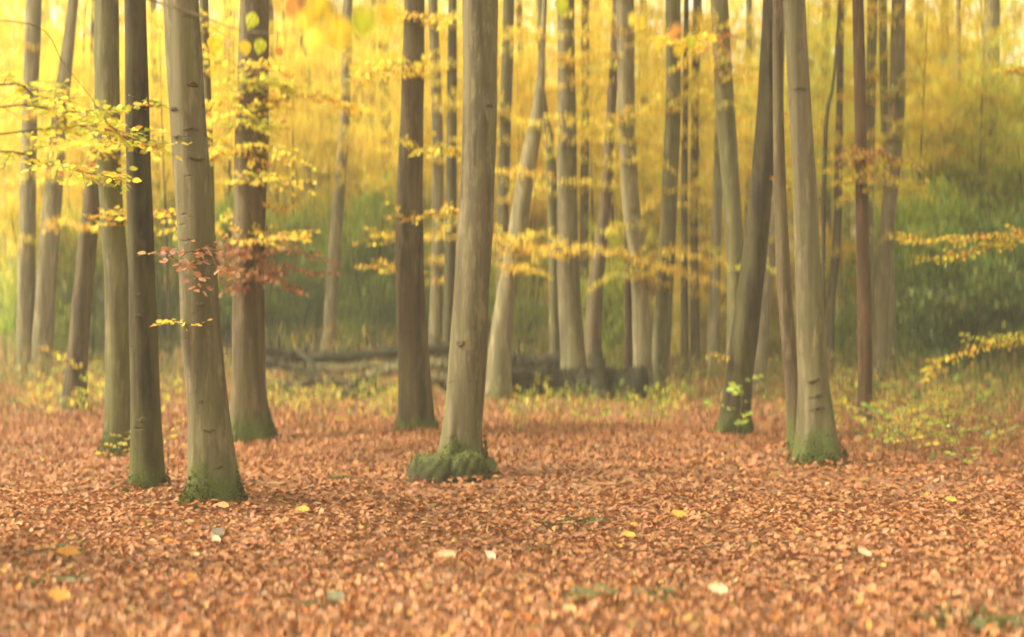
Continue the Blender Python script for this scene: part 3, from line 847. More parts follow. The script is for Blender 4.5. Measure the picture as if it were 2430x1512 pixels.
# yellow sprays round the top of the stout brown trunk
branch(T['brownleft'], [(600, 250, 19.3), (580, 205, 18.6), (600, 195, 18.4), (660, 200, 18.3), (740, 215, 18.5)], .1, LIME, 22, (.25, .55), bare=.1)
branch(T['brownleft'], [(600, 330, 19.3), (565, 290, 18.6), (600, 300, 18.4), (660, 305, 18.4)], .1, LIME, 18, (.25, .5), bare=.1)
branch(T['brownleft'], [(600, 270, 19.3), (650, 240, 19), (740, 225, 18.8), (800, 245, 18.8), (850, 265, 18.8)], .1, AMBER, 20, (.25, .55), bare=.15)
branch(T['brownleft'], [(600, 240, 19.3), (550, 230, 19), (510, 260, 18.8), (490, 300, 18.8)], .09, AMBER, 12, (.25, .45), bare=.2)
branch(T['brownleft'], [(560, 372, 19.2), (590, 380, 18.8), (630, 372, 18.8)], .06, AMBER, 0, r0=.006, bare=.95)
branch(T['brownleft'], [(620, 490, 19.2), (650, 490, 19), (700, 488, 19)], .085, AMBER, 9, (.15, .3), bare=.2)
# layered sprays in the middle distance
for key, pts, n, pal in (('centrebrown', [(960, 560, 20), (930, 556, 20.3), (890, 560, 20.6)], 8, AMBER),
                         ('centrebrown', [(960, 640, 20), (930, 630, 20.4), (870, 640, 20.8)], 9, AMBER),
                         ('gapa', [(1036, 548, 36.6), (1060, 545, 35), (1090, 560, 34)], 14, AMBER),
                         ('gapa', [(1036, 620, 36.6), (1055, 612, 35), (1095, 618, 34)], 13, AMBER),
                         ('gapa', [(1036, 670, 36.6), (1052, 660, 35), (1085, 668, 34)], 10, AMBER),
                         ('gapb', [(1070, 570, 34), (1045, 560, 33), (1010, 562, 33)], 12, AMBER),
                         ('lean', [(1220, 600, 27.6), (1250, 585, 27), (1310, 605, 26.5), (1340, 600, 26.5)], 24, AMBER),
                         ('lean', [(1215, 640, 27.6), (1235, 628, 27), (1280, 650, 26.5)], 18, AMBER),
                         ('lean', [(1220, 585, 27.6), (1190, 560, 27.2), (1165, 575, 27)], 12, AMBER),
                         ('midgrey', [(1346, 595, 30), (1400, 592, 29.4), (1460, 600, 29), (1492, 610, 29)], 26, AMBER),
                         ('knot', [(1510, 640, 28.8), (1480, 650, 28.2), (1440, 660, 28), (1400, 690, 28)], 18, LIME),
                         ('knot', [(1508, 610, 28.8), (1550, 620, 28.2), (1600, 640, 28)], 16, AMBER),
                         ('amber', [(1580, 590, 29), (1620, 600, 28.6), (1680, 615, 28.5), (1730, 615, 28.5)], 22, AMBER),
                         ('amber', [(1575, 640, 29), (1620, 650, 28.6), (1690, 672, 28.5), (1740, 690, 28.5)], 22, AMBER),
                         ('amber', [(1580, 680, 29), (1540, 660, 28.6), (1500, 660, 28.4)], 14, AMBER),
                         ('pairlight', [(1648, 700, 38.6), (1620, 690, 38), (1590, 705, 37.5)], 10, AMBER),
                         ('midgrey', [(1346, 140, 30), (1300, 125, 29.5), (1230, 122, 29)], 20, AMBER),
                         ('midgrey', [(1346, 150, 30), (1390, 135, 29.5), (1440, 130, 29), (1500, 135, 29)], 20, AMBER),
                         ('knot', [(1484, 90, 29), (1520, 66, 28.5), (1580, 70, 28)], 12, AMBER),
                         ('gapa', [(1034, 200, 36.6), (1060, 190, 35.5), (1100, 170, 34.5)], 20, YEL),
                         ('gapb', [(1072, 160, 34), (1040, 150, 33.5), (1010, 190, 33)], 18, YEL)):
    branch(T[key], pts, .088, pal, n, (.25, .6), bare=.12, tilt=.45, r0=.014)
rs = random.Random(77)
for key in ('edge', 'lefthazy', 'slant', 'leftback', 'mainthin', 'brownleft', 'centrebrown', 'gapa', 'gapb', 'centreright', 'lean', 'forky', 'midgrey', 'midlean', 'midthin', 'knot', 'amber',
            'pairdark', 'pairlight', 'palelow', 'behindlean', 'rightthinpale', 'rightbrown', 'darkredback', 'forkleft', 'forkright', 'farright', 'palethin'):
    t = T[key]
    gy = CAM_H - 0
    for q in range(5):
        y = rs.uniform(50, 440) if q < 4 else rs.uniform(440, 640)
        z = CAM_H - (y - 756) / FD * t.Y
        x = float(np.interp(z, t.path[:, 2], t.path[:, 0])) + t.root.location.x
        px = x * FD / t.Y + 1214.5
        sgn = rs.choice((-1, 1)); ln = rs.uniform(60, 130)
        pal = rs.choice((YEL, AMBER, YEL)) if px < 1700 else rs.choice((AMBER, GOLD, LIME))
        branch(t, [(px, y, t.Y - .1), (px + sgn * ln * .5, y - rs.uniform(5, 30), t.Y - rs.uniform(.5, 1.4)), (px + sgn * ln, y - rs.uniform(-15, 20), t.Y - rs.uniform(.8, 2))], .1, pal, int(ln / 9), (.3, .6), bare=.15, tilt=.5, r0=.014, T_='4')
# near the top, leaves seen bigger
branch(T['amber'], [(1597, 130, 29), (1590, 100, 23), (1610, 96, 19), (1640, 100, 17)], .12, AMBER, 16, (.3, .6), bare=.45)
branch(T['behindlean'], [(1712, 130, 26.5), (1700, 90, 22), (1712, 84, 19)], .12, COPPER[:2] + AMBER[1:2], 9, (.2, .35), bare=.5)
branch(T['darklean'], [(1826, 120, 19.7), (1850, 420, 19.2), (1862, 430, 19)], .085, LIME, 6, (.15, .3), bare=.5)
# orange leaves across the dark red trunk, sprays on the right
branch(T['darkred'], [(2040, 400, 21.6), (2020, 375, 21.2), (1990, 372, 21)], .085, COPPER + AMBER, 10, (.2, .4), bare=.1)
branch(T['darkred'], [(2040, 390, 21.6), (2060, 355, 21.2), (2110, 375, 21), (2180, 395, 21)], .085, COPPER + AMBER, 20, (.25, .5), bare=.1)
branch(T['darkred'], [(2040, 440, 21.6), (2070, 400, 21.1), (2130, 430, 20.9), (2190, 445, 20.9)], .085, AMBER + LIME, 18, (.25, .5), bare=.1)
branch(T['darkred'], [(2042, 470, 21.6), (2030, 420, 21.1), (2010, 425, 20.9), (1960, 400, 20.9)], .085, AMBER, 10, (.2, .4), bare=.1)
branch(T['forkright'], [(2127, 230, 29.8), (2150, 195, 29.2), (2200, 185, 29)], .11, LIME, 14, (.3, .6), bare=.1)
branch(T['forkright'], [(2120, 330, 29.8), (2150, 300, 29.2), (2210, 305, 29)], .11, LIME, 14, (.3, .6), bare=.1)
branch(T['outright'], [(2480, 560, 18), (2400, 555, 18.2), (2300, 560, 18.4), (2200, 572, 18.6), (2140, 566, 18.8)], .08, AMBER, 26, (.2, .45), bare=.15)
branch(T['outright'], [(2480, 565, 18), (2380, 575, 18.2), (2280, 600, 18.4), (2180, 618, 18.6)], .08, AMBER + LIME, 24, (.2, .45), bare=.15)
branch(T['outright'], [(2500, 800, 18), (2420, 810, 18.2), (2330, 820, 18.4), (2250, 850, 18.6), (2200, 875, 18.6)], .08, LIME + AMBER, 22, (.2, .45), bare=.15)
branch(T['outright'], [(2500, 760, 18), (2440, 790, 18.1), (2380, 805, 18.2), (2290, 800, 18.3)], .075, LIME, 18, (.2, .4), bare=.15)
branch(T['outright'], [(2500, 240, 18), (2430, 180, 18.1), (2380, 170, 18.2)], .08, AMBER, 14, (.2, .4), bare=.2)
branch(T['slant'], [(178, 880, 24.5), (150, 850, 24.2), (100, 822, 24)], .085, AMBER, 5, (.12, .25), bare=.4)
branch(T['darklean'], [(1735, 860, 19.5), (1715, 850, 19.3), (1690, 840, 19.2)], .08, AMBER, 5, (.1, .22), bare=.3)

# large leaves hanging close overhead: each its own piece
near = T['outleft']


def big_leaf_mesh(size, col, seed):
    r = np.random.default_rng(seed)
    m = 9
    t = np.linspace(0, 1, m)
    w = .42 * np.sin(np.pi * t ** .75) ** .8
    w[0] = .02; w[-1] = .0
    w[1:-1] *= 1 + r.normal(0, .04, m - 2)
    V = []
    for i in range(m):
        arch = -.12 * (t[i] - .4) ** 2
        for s_ in (-1, -.5, 0, .5, 1):
            V.append((w[i] * s_, t[i], arch + .12 * abs(s_) * w[i] + .02 * math.sin(9 * t[i]) * abs(s_)))
    V = np.array(V) * size
    F = [(i * 5 + j, i * 5 + j + 1, (i + 1) * 5 + j + 1, (i + 1) * 5 + j) for i in range(m - 1) for j in range(4)]
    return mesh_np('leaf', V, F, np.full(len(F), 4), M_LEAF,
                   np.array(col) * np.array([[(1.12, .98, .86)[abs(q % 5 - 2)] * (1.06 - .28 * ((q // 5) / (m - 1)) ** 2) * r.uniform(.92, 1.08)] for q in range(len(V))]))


def big_branch(pts, items):
    Pw = np.array([P(*q) for q in pts]); o = np.array(near.root.location)
    z = Pw[0][2] - o[2]
    a = [np.interp(z - .2, near.path[:, 2], near.path[:, k]) for k in range(2)]
    Pw = np.vstack([o + np.array([a[0], a[1], z - .2]), Pw]) - o
    m = 40
    main = smooth_path(Pw, m)
    tb = Tubes(); tb.add(main, .012 * (1 - .8 * np.linspace(0, 1, m)), 6)
    for (x, y, Y, s, col, roll) in items:
        p = P(x, y, Y) - o
        i = np.argmin(np.linalg.norm(main - p, axis=1))
        tb.add(np.array([main[i], (main[i] + p) / 2 + [0, 0, .01], p]), np.array([.003, .002, .0015]), 4)
    b = link('branch', tb.build('branch', B['twig']), near.root)
    for k, (x, y, Y, s, col, roll) in enumerate(items):
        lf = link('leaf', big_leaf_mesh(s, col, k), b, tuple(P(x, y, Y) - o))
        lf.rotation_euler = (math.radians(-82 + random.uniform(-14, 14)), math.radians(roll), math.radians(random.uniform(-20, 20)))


YL, GL, OL = (.74, .56, .04), (.5, .54, .04), (.68, .3, .05)
big_branch([(100, -60, 9.0), (420, 20, 8.8), (560, 70, 8.6), (660, 78, 8.3)],
           [(512, 84, 8.70, 0.117, YL, 4), (580, 96, 8.55, 0.099, YL, -3), (620, 92, 8.40, 0.096, GL, 12), (656, 112, 8.25, 0.060, OL, -30),
            (604, 30, 8.55, 0.112, GL, 28), (545, 92, 9.60, 0.075, (.74, .5, .16), 20)])
big_branch([(100, -200, 8), (560, -80, 6.2), (720, 0, 5.9), (860, 30, 5.7)],
           [(716, 24, 5.94, 0.115, YL, -14), (752, 62, 5.80, 0.135, YL, 9), (790, 40, 5.67, 0.149, YL, -18), (806, 70, 5.74, 0.081, OL, 24), (770, -10, 5.80, 0.135, YL, 30),
            (690, -8, 6.08, 0.108, OL, -22), (862, 20, 5.54, 0.115, GL, 3), (846, 46, 5.67, 0.068, GL, -28), (925, 14, 5.54, 0.081, (.76, .5, .05), 10), (735, 98, 6.08, 0.068, GL, -20)])
big_branch([(200, -260, 7.0), (800, -200, 6.2), (1200, -80, 6.0), (1450, -10, 6.0), (1640, 60, 6.2)],
           [(1500, 34, 6.2, .055, YL, -4), (1526, 46, 6.2, .05, YL, 14), (1612, 58, 6.3, .06, OL, 26), (1572, 96, 6.3, .055, YL, 40), (1604, 104, 6.25, .062, YL, -24),
            (1642, 84, 6.3, .062, GL, 4), (1590, 72, 6.35, .05, OL, -34), (1330, -10, 6.0, .08, GL, -8)])

# ------------------------------------------------------------------ evergreens and green shrubs behind
def ragged(pos, d, nr, size, col, h, top):
    """upper sprays turn towards the second palette, as autumn takes a bush from the top"""
    if top is not None:
        t = np.clip((pos[:, 2] / h - .35) / .6, 0, 1) ** 1.2
        pick_it = RNG.uniform(0, 1, len(pos)) < t
        col = np.where(pick_it[:, None], pick(top, len(pos), .2), col)
    pos = pos + np.stack([np.zeros(len(pos)), np.zeros(len(pos)), .5 * np.sin(pos[:, 0] * 2.3 + h) * np.clip(pos[:, 2] / h, 0, 1)], 1)
    return pos, d, nr, size, col


def shrub(x, Y, wpx, topy, pal, label, group=None, dense=1.0, mat=None, name='evergreen_shrub', z0=.05, leaf=.12, cat='shrub', wmin=None, barky='dark', tilt=.7, slen=(.3, .8), top=None, hole=-.1):
    base = P(x, 756, Y)
    w = wpx * Y / FD; h = CAM_H - (topy - 756) / FD * Y
    root = empty(name, (base[0], Y, float(gz(base[0], Y))), 0)
    st = Tubes()
    for k in range(4):
        a = random.uniform(0, 6.28); s = np.linspace(0, 1, 7)
        rr = w * .28 * s ** 1.3
        st.add(np.stack([rr * math.cos(a) + .06 * math.cos(a), rr * math.sin(a) + .06 * math.sin(a), -.1 + h * .85 * s], 1), (.012 + h * .008) * (1 - .8 * s), 6)
    link('stem', st.build('stem', B[barky]), root)
    n = int(dense * 25 * w * h / (leaf * leaf * 40)) + 8
    me = leaf_mesh('foliage', *ragged(*sprays_cloud(max(8, n), 26, ellipsoid_fn(w / 2, min(w / 2, 2.6), z0, h, .5, 0, hole), leaf, pal, slen, .07, tilt), h, top), mat or M_LEAF, '4')
    link('foliage', me, root)
    tag(root, label, cat, group)
    return root


# dark mass at the right
shrub(2170, 38, 260, 430, GRN, 'mid-green evergreen bush right of the stout grey trunk', top=LGRN)
shrub(2290, 35, 300, 540, DGRN, 'dark evergreen bush spreading low in front at the right', mat=M_EVER, top=GRN)
shrub(2430, 37, 290, 410, DGRN, 'tall dark evergreen bush at the right border', mat=M_EVER, top=GRN)
shrub(2240, 42, 200, 310, GRN, 'green evergreen tree right behind the dark bushes, shortest of its three', name='evergreen_tree', cat='tree', top=YGRN, hole=.0)
shrub(2345, 44, 250, 170, GRN, 'tallest green evergreen tree behind the dark bushes', name='evergreen_tree', cat='tree', top=YGRN, hole=.02)
shrub(2450, 41, 220, 240, GRN, 'green evergreen tree cut by the right border behind the dark bushes', name='evergreen_tree', cat='tree', top=YGRN, hole=.0)
shrub(2230, 47, 300, 160, LGRN, 'light green tree whose top fades into yellow foliage at right', top=GOLD)
shrub(2430, 48, 260, 150, LGRN, 'light green tree at the right border behind the evergreens', top=YGRN)
# green behind the logs
shrub(700, 46, 270, 480, GRN, 'green shrub behind the left end of the fallen logs', top=LGRN)
shrub(880, 44, 260, 430, GRN, 'broad green shrub behind the logs, left of the brown central trunk', top=LGRN)
shrub(790, 52, 360, 330, LGRN, 'tall light green shrub behind the slim pale trunk', top=YEL)
shrub(640, 53, 260, 370, GRN, 'ochre and green shrub behind the stout rosy trunk', top=OCHRE)
shrub(960, 50, 210, 400, GRN, 'green shrub half hidden by the brown central trunk', top=YGRN)
shrub(1060, 46, 150, 600, GRN, 'low green shrub in the gap between the central trunks', top=YGRN)
# left
shrub(90, 42, 250, 430, LGRN, 'light green shrub at the left border', top=YEL)
shrub(220, 44, 220, 460, GRN, 'green shrub behind the slanting trunk', top=YGRN)
shrub(400, 46, 220, 390, GRN, 'light green shrub seen between the dark and the big grey trunk', top=YEL)
shrub(530, 44, 180, 450, GRN, 'green shrub in the gap right of the big grey trunk', top=LGRN)
# centre right
shrub(1250, 44, 200, 440, LGRN, 'yellow-green shrub behind the bending pale trunk', top=GOLD)
shrub(1455, 38, 140, 500, LGRN, 'bright green shrub between leaning rosy trunk and knotted trunk', top=YGRN)
shrub(1320, 50, 200, 500, OCHRE, 'ochre shrub behind the straight grey trunk', top=GOLD)
shrub(1570, 52, 220, 470, OCHRE, 'ochre shrub behind the olive trunk', top=GOLD)
shrub(1680, 47, 200, 580, OCHRE, 'ochre leaved shrub behind the pair of thin stems', top=GOLD)
shrub(1830, 46, 190, 560, OCHRE, 'ochre shrub behind the dark leaning trunk', top=GOLD)
shrub(2000, 40, 160, 540, LGRN, 'light green shrub left of the dark red trunk', top=GOLD)

# ------------------------------------------------------------------ yellow understorey beeches
UNDER = {}
for nm, pal in (('yellow', YEL), ('golden', GOLD), ('lime', YGRN), ('ochre', OCHRE)):
    for v in range(2):
        UNDER[nm, v] = leaf_mesh('crown', *sprays_cloud(300, 26, ellipsoid_fn(3.2, 3.0, 0, 8.0, .55), .16, pal, (.5, 1.2), .06, .55), M_LEAF, '4')
PHR = {'yellow': 'young beech with bright yellow leaves filling the gaps between trunks', 'golden': 'young beech with golden orange leaves behind the middle trunks',
       'lime': 'young beech with yellow-green leaves among the trunks', 'ochre': 'young beech with dull ochre leaves low behind the trunks'}
STEM = []
for v in range(2):
    s = np.linspace(0, 1, 10); tb = Tubes()
    tb.add(np.stack([.25 * np.sin(s * 3 + v), .2 * np.sin(s * 2.3), s * 9.2], 1), .085 * (1 - .85 * s), 8)
    for k in range(7):
        a = k * 2.3; z = 2.2 + k * .85; q = np.linspace(0, 1, 6)
        tb.add(np.stack([2.0 * q * math.cos(a), 2.0 * q * math.sin(a), z + 1.0 * q ** .8], 1), .03 * (1 - .85 * q), 5)
    STEM.append(tb.build('trunk', B['brown']))
rs = random.Random(21)
spots = []
for i, x in enumerate(range(40, 2440, 100)):
    xx = x + rs.uniform(-40, 40)
    frac = xx / 2429
    c = rs.choice(['yellow', 'yellow', 'lime']) if frac < .42 else rs.choice(['golden', 'yellow', 'lime']) if frac < .72 else rs.choice(['ochre', 'lime', 'golden'])
    spots.append((xx, rs.uniform(50, 64), c, rs.uniform(2.2, 3.6) if .47 < frac < .75 else rs.uniform(4.2, 6.2), rs.uniform(1.0, 1.3)))
for i, x in enumerate(range(-60, 2560, 120)):
    xx = x + rs.uniform(-45, 45)
    frac = xx / 2429
    c = 'yellow' if frac < .45 else rs.choice(['golden', 'yellow']) if frac < .75 else rs.choice(['golden', 'ochre', 'lime'])
    spots.append((xx, rs.uniform(66, 80), c, rs.uniform(2, 5.5), rs.uniform(1.2, 1.6)))
for i, x in enumerate(range(20, 2450, 135)):
    xx = x + rs.uniform(-50, 50); frac = xx / 2429
    c = 'yellow' if frac < .5 else rs.choice(['golden', 'yellow', 'golden']) if frac < .78 else rs.choice(['golden', 'ochre', 'lime'])
    if abs(xx - 820) < 75: continue
    spots.append((xx, rs.uniform(38, 48), c, rs.uniform(4.2, 6.0), rs.uniform(.65, .85)))
for i, (x, Y, c, z, s) in enumerate(spots):
    p = P(x, 756, Y)
    root = empty('young_beech', (p[0], Y, float(gz(p[0], Y))), rs.uniform(0, 6.28))
    o = link('trunk', STEM[i % 2], root); o.scale = (s, s, (z + 8 * s) / 9.6)
    o = link('crown', UNDER[c, i % 2], root, (0, 0, z)); o.scale = (s, s, s)
    tag(root, {'yellow': 'bright yellow', 'golden': 'golden orange', 'lime': 'yellow-green', 'ochre': 'ochre'}[c] + (' high-crowned young beech ' if Y < 49 else ' far-off young beech ' if Y > 65 else ' full-crowned young beech ') + beside(p[0], Y), 'tree', {'yellow': 'bright yellow young beeches', 'golden': 'golden orange young beeches', 'lime': 'yellow-green young beeches', 'ochre': 'ochre young beeches'}[c])


# ------------------------------------------------------------------ far-off wood: one mass
def far_wood():
    n = 150000
    a = RNG.uniform(-1, 1, n) * .95
    dist = RNG.uniform(84, 135, n)
    x = np.sin(a) * dist; y = np.cos(a) * dist
    z = RNG.uniform(0, 1, n) ** .85 * (34 + 5 * np.sin(a * 40) + 3 * np.sin(a * 91))
    g = np.sin(x * .5) * np.sin(y * .4 + x * .2) * np.sin(z * .6)
    keep = g > -.6
    x, y, z = x[keep], y[keep], z[keep]; n = len(x)
    pos = np.stack([x, y, z], 1)
    d, nr = flat_dirs(n, .8)
    col = pick([(44, (.83, .61, .09)), (28, (.78, .54, .07)), (16, (.6, .58, .1)), (8, (.62, .34, .07))], n, .2)
    low = np.clip((7 - z) / 7, 0, 1)[:, None] * RNG.uniform(.2, 1, (n, 1))
    col = col * (1 - low) + pick([(1, (.32, .34, .07)), (1, (.42, .36, .09))], n) * low
    V, l, c, k_ = leaves_arrays(pos, d, nr, RNG.uniform(.5, .88, n), T4V, T4F)
    me = mesh_np('distant_woodland', V, l, c, M_FAR, np.repeat(col, k_, 0))
    o = link('distant_woodland', me)
    tag(o, 'far-off wood of yellow autumn trees closing the view', kind='stuff')
    tb = Tubes()
    for i in range(110):
        a = RNG.uniform(-.95, .95); dd = RNG.uniform(84, 130)
        s = np.linspace(0, 1, 6); r = RNG.uniform(.12, .3)
        tb.add(np.stack([math.sin(a) * dd + RNG.uniform(-1.5, 1.5) * s, math.cos(a) * dd + 0 * s, -.2 + 24 * s], 1), r * (1 - .6 * s), 7)
    t = link('distant_trunks', tb.build('distant_trunks', B['pale']), o)
    t['kind'] = 'stuff'


far_wood()

# ------------------------------------------------------------------ fallen logs and branches
def log(pts, r0, r1, label, name='fallen_log', bark='log', stubs=0, cat='log', group=None, seg=14, moss=0):
    """pts: measured (x, y, distance)"""
    Pw = np.array([P(*q) for q in pts])
    o = Pw[0].copy(); o[2] = float(gz(o[0], o[1]))
    root = empty(name, tuple(o))
    m = 30
    main = smooth_path(Pw - o, m)
    s = np.linspace(0, 1, m)
    rad = (1.0 if 'stick' in name else 1.45) * (r0 + (r1 - r0) * s) * (1 + .10 * np.sin(s * 17 + len(pts)) + .07 * np.sin(s * 41 + r0 * 90) + .05 * np.sin(s * 63))
    tb = Tubes(); tb.add(main, rad, seg)
    # closed ends
    V = np.concatenate(tb.V); F = np.concatenate(tb.F)
    nrm = RNG.normal(0, 1, (len(V) // seg, 1, 3)) * rad[:, None, None] * .08
    V = (V.reshape(-1, seg, 3) + nrm).reshape(-1, 3)
    loops = list(F.ravel()); counts = [4] * len(F)
    loops += list(range(seg))[::-1]; counts.append(seg)
    loops += list(range(len(V) - seg, len(V))); counts.append(seg)
    link('stem' if name != 'fallen_log' else 'trunk', mesh_np('log', V, loops, counts, B[bark]), root)
    for k in range(stubs):
        i = random.randrange(4, m - 4)
        q = np.linspace(0, 1, 5)[:, None]
        dv = np.array([random.uniform(-.6, .6), random.uniform(-.5, .2), random.uniform(.3, .8)]) * random.uniform(.4, .9)
        t2 = Tubes(); t2.add(main[i] + dv * q, rad[i] * .35 * (1 - .75 * q[:, 0]), 6)
        link('broken_branch', t2.build('broken_branch', B[bark]), root)
    if moss:
        n = moss
        i = RNG.integers(0, m, n); th = RNG.uniform(0, np.pi, n)
        pos = main[i] + np.stack([RNG.uniform(-.15, .15, n), -np.cos(th) * rad[i], np.sin(th) * rad[i]], 1)
        me = leaf_mesh('moss', pos, RNG.normal(0, 1, (n, 3)) + [0, 0, .6], RNG.normal(0, 1, (n, 3)), RNG.uniform(.03, .07, n), pick([(1, (.03, .036, .01)), (1, (.055, .06, .014)), (.5, (.12, .06, .025))], n), M_LEAF, '4')
        q = link('moss', me, root); q['kind'] = 'stuff'
    tag(root, label, cat, group)


log([(600, 826, 31), (660, 838, 31), (740, 850, 31), (850, 844, 31), (945, 834, 31), (1075, 830, 31)], .10, .09, 'long dark log propped above the others, left of the central trunks', stubs=3, moss=900)
log([(1180, 862, 32), (1240, 860, 32), (1330, 856, 32), (1400, 846, 32)], .14, .10, 'dark log propped up behind the straight grey trunk', stubs=1, moss=500)
log([(1205, 905, 28.5), (1330, 908, 28.5), (1430, 912, 28.3), (1530, 910, 28)], .19, .21, 'thick mossy log lying across behind, right of the central trunks', stubs=2, moss=1600)
log([(600, 850, 30), (680, 868, 29.8), (760, 890, 29.5), (850, 912, 29)], .075, .05, 'thin log slanting down to the right under the propped log', stubs=2, moss=300)
log([(590, 922, 28.6), (640, 916, 28.6), (720, 912, 28.7), (790, 906, 28.8)], .06, .05, 'thin pale log lying level at the left of the pile', bark='brown', stubs=1)
log([(690, 898, 29), (760, 902, 29), (830, 912, 28.8), (890, 922, 28.6)], .085, .06, 'brown crooked log in the middle of the pile', stubs=2, bark='brown', moss=300)
log([(785, 938, 27), (830, 936, 27), (875, 930, 27.2)], .06, .05, 'short log lying lowest in front of the pile', bark='brown')
log([(750, 872, 30.5), (830, 874, 30.3), (880, 868, 30.2), (960, 872, 30)], .055, .045, 'slim grey log lying across the pile beside the brown trunk', bark='grey', stubs=1)
log([(860, 898, 29.6), (905, 884, 29.8), (960, 874, 30)], .07, .05, 'pale stripped log poking up beside the brown central trunk', bark='pale')
log([(1020, 866, 30), (1060, 868, 30), (1100, 868, 30), (1180, 876, 30)], .07, .06, 'pale log seen in the gap between the central trunks', bark='grey', stubs=1)
log([(1000, 905, 29.6), (1060, 900, 29.4), (1120, 888, 29.2)], .06, .05, 'lower brown log seen in the gap between the central trunks', bark='brown')
log([(1015, 796, 31), (1050, 812, 31), (1090, 826, 31), (1130, 840, 31)], .025, .035, 'bare grey dead branch sticking up between the central trunks', name='dead_branch', bark='brown', cat='branch')
log([(1395, 850, 29), (1430, 868, 28.8), (1480, 892, 28.5), (1510, 905, 28.4)], .04, .03, 'thin dead branch leaning on the thick mossy log', name='dead_branch', cat='branch')
log([(1415, 842, 28.2), (1418, 880, 28), (1424, 930, 27.8), (1428, 962, 27.6)], .09, .15, 'dark rotten stump standing in front of the thick mossy log', name='rotten_stump', bark='log', cat='stump', stubs=1)
rs = random.Random(41)
for k, (x, y, dx, dy, r) in enumerate(((690, 930, 110, -60, .045), (815, 925, 95, -70, .05), (640, 905, 130, 30, .04), (900, 930, 70, -45, .05), (1240, 935, 130, -40, .06), (1450, 940, 90, -70, .05), (735, 860, 60, 62, .04), (1060, 930, -60, -60, .05))):
    Yd = rs.uniform(27.6, 29.5)
    log([(x - dx / 2, y - dy / 2, Yd + .4), (x, y + rs.uniform(-8, 8), Yd), (x + dx / 2, y + dy / 2, Yd - .3)], r, r * .5,
        ('crossed dead branch lying over the log pile' if x < 1000 else 'dead branch caught beside the thick mossy log'), name='dead_branch', cat='branch', stubs=1, seg=8, group='dead branches in the log pile' if x < 1000 else 'dead branches by the thick log')
log([(1540, 1384, 8.75), (1600, 1378, 8.75), (1650, 1372, 8.8), (1700, 1361, 8.85)], .008, .005, 'thin brown stick lying on the leaves in the right foreground', name='fallen_stick', bark='twig', cat='stick', seg=8)
log([(2270, 1222, 11.58), (2288, 1221, 11.59), (2306, 1223, 11.58)], .012, .01, 'short whitish stick on the leaves near the right border', name='fallen_stick', bark='pale', cat='stick', seg=8)
log([(90, 1215, 11.7), (150, 1208, 11.8), (190, 1190, 12.2)], .008, .006, 'curved thin stick on the leaves at the left', name='fallen_stick', bark='twig', cat='stick', seg=8)

# ------------------------------------------------------------------ seedlings and undergrowth
SEEDL = []
for v, pal in enumerate((OCHRE, YGRN, OCHRE, LGRN, GRN, YGRN)):
    h = random.uniform(.45, .8)
    tb = Tubes(); s = np.linspace(0, 1, 8)
    st = np.stack([.08 * np.sin(s * 3 + v), .06 * np.sin(s * 2 + v), -.03 + h * s], 1)
    tb.add(st, .006 * (1 - .7 * s), 5)
    LP, LD = [], []
    for k in range(7):
        u = .3 + .1 * k; p0 = np.array([np.interp(u, s, st[:, i]) for i in range(3)]); a = k * 2.4 + v
        dv = np.array([math.cos(a), math.sin(a), .25]); ln = random.uniform(.18, .36) * (1.25 - .6 * u)
        q = np.linspace(0, 1, 4)[:, None]; tb.add(p0 + dv * ln * q, .003 * (1 - .6 * q[:, 0]), 4)
        for j in range(6):
            w = (j + 1) / 6; ss = np.array([-dv[1], dv[0], 0]) * (1 if j % 2 else -1)
            LP.append(p0 + dv * ln * w); LD.append(dv * .6 + ss * .8 + [0, 0, random.uniform(-.3, .2)])
    n = len(LP)
    nr = np.stack([RNG.normal(0, .45, n), RNG.normal(0, .45, n) - .2, np.ones(n)], 1)
    SEEDL.append((tb.build('stem', B['twig']), leaf_mesh('leaves', np.array(LP), np.array(LD), nr, RNG.uniform(.06, .1, n), pick(pal, n, .15), M_LEAF, '6')))


def seedling(x, y, v, s, label, group):
    Y = base_dist(y); p = P(x, 756, Y)
    root = empty('beech_seedling', (p[0], Y, float(gz(p[0], Y))), random.uniform(0, 6.28))
    for nm, me in zip(('stem', 'leaves'), SEEDL[v]):
        o = link(nm, me, root); o.scale = (s, s, s)
    tag(root, label, 'seedling', group)


rs = random.Random(3)
zones = [((50, 310), (930, 1010), 22, (0, 2, 1, 2), 'small yellow seedling in the undergrowth by the slanting trunk', 'seedlings by the slanting trunk'),
         ((620, 950), (940, 1010), 36, (1, 1, 3, 0), 'small yellow-green seedling in front of the log pile', 'seedlings in front of the log pile'),
         ((1160, 1700), (945, 1030), 48, (1, 3, 2, 4), 'small green and yellow seedling between central and dark leaning trunks', 'seedlings between the central and dark leaning trunks'),
         ((1780, 2030), (940, 1040), 20, (1, 2, 2, 3), 'small orange-yellow seedling around the feet of the right trunks', 'seedlings around the right trunks'),
         ((2040, 2430), (915, 1090), 62, (0, 2, 4, 2, 0, 5, 4), 'small leafy seedling below the dark evergreens at right', 'seedlings below the dark evergreens')]
for (x0, x1), (y0, y1), n, vs_, lab, grp in zones:
    for i in range(n):
        seedling(rs.uniform(x0, x1), y0 + (y1 - y0) * rs.random() ** 1.3, rs.choice(vs_), rs.uniform(.4, .8) if x0 in (620, 1160) else rs.uniform(.5, 1.1), lab, grp)
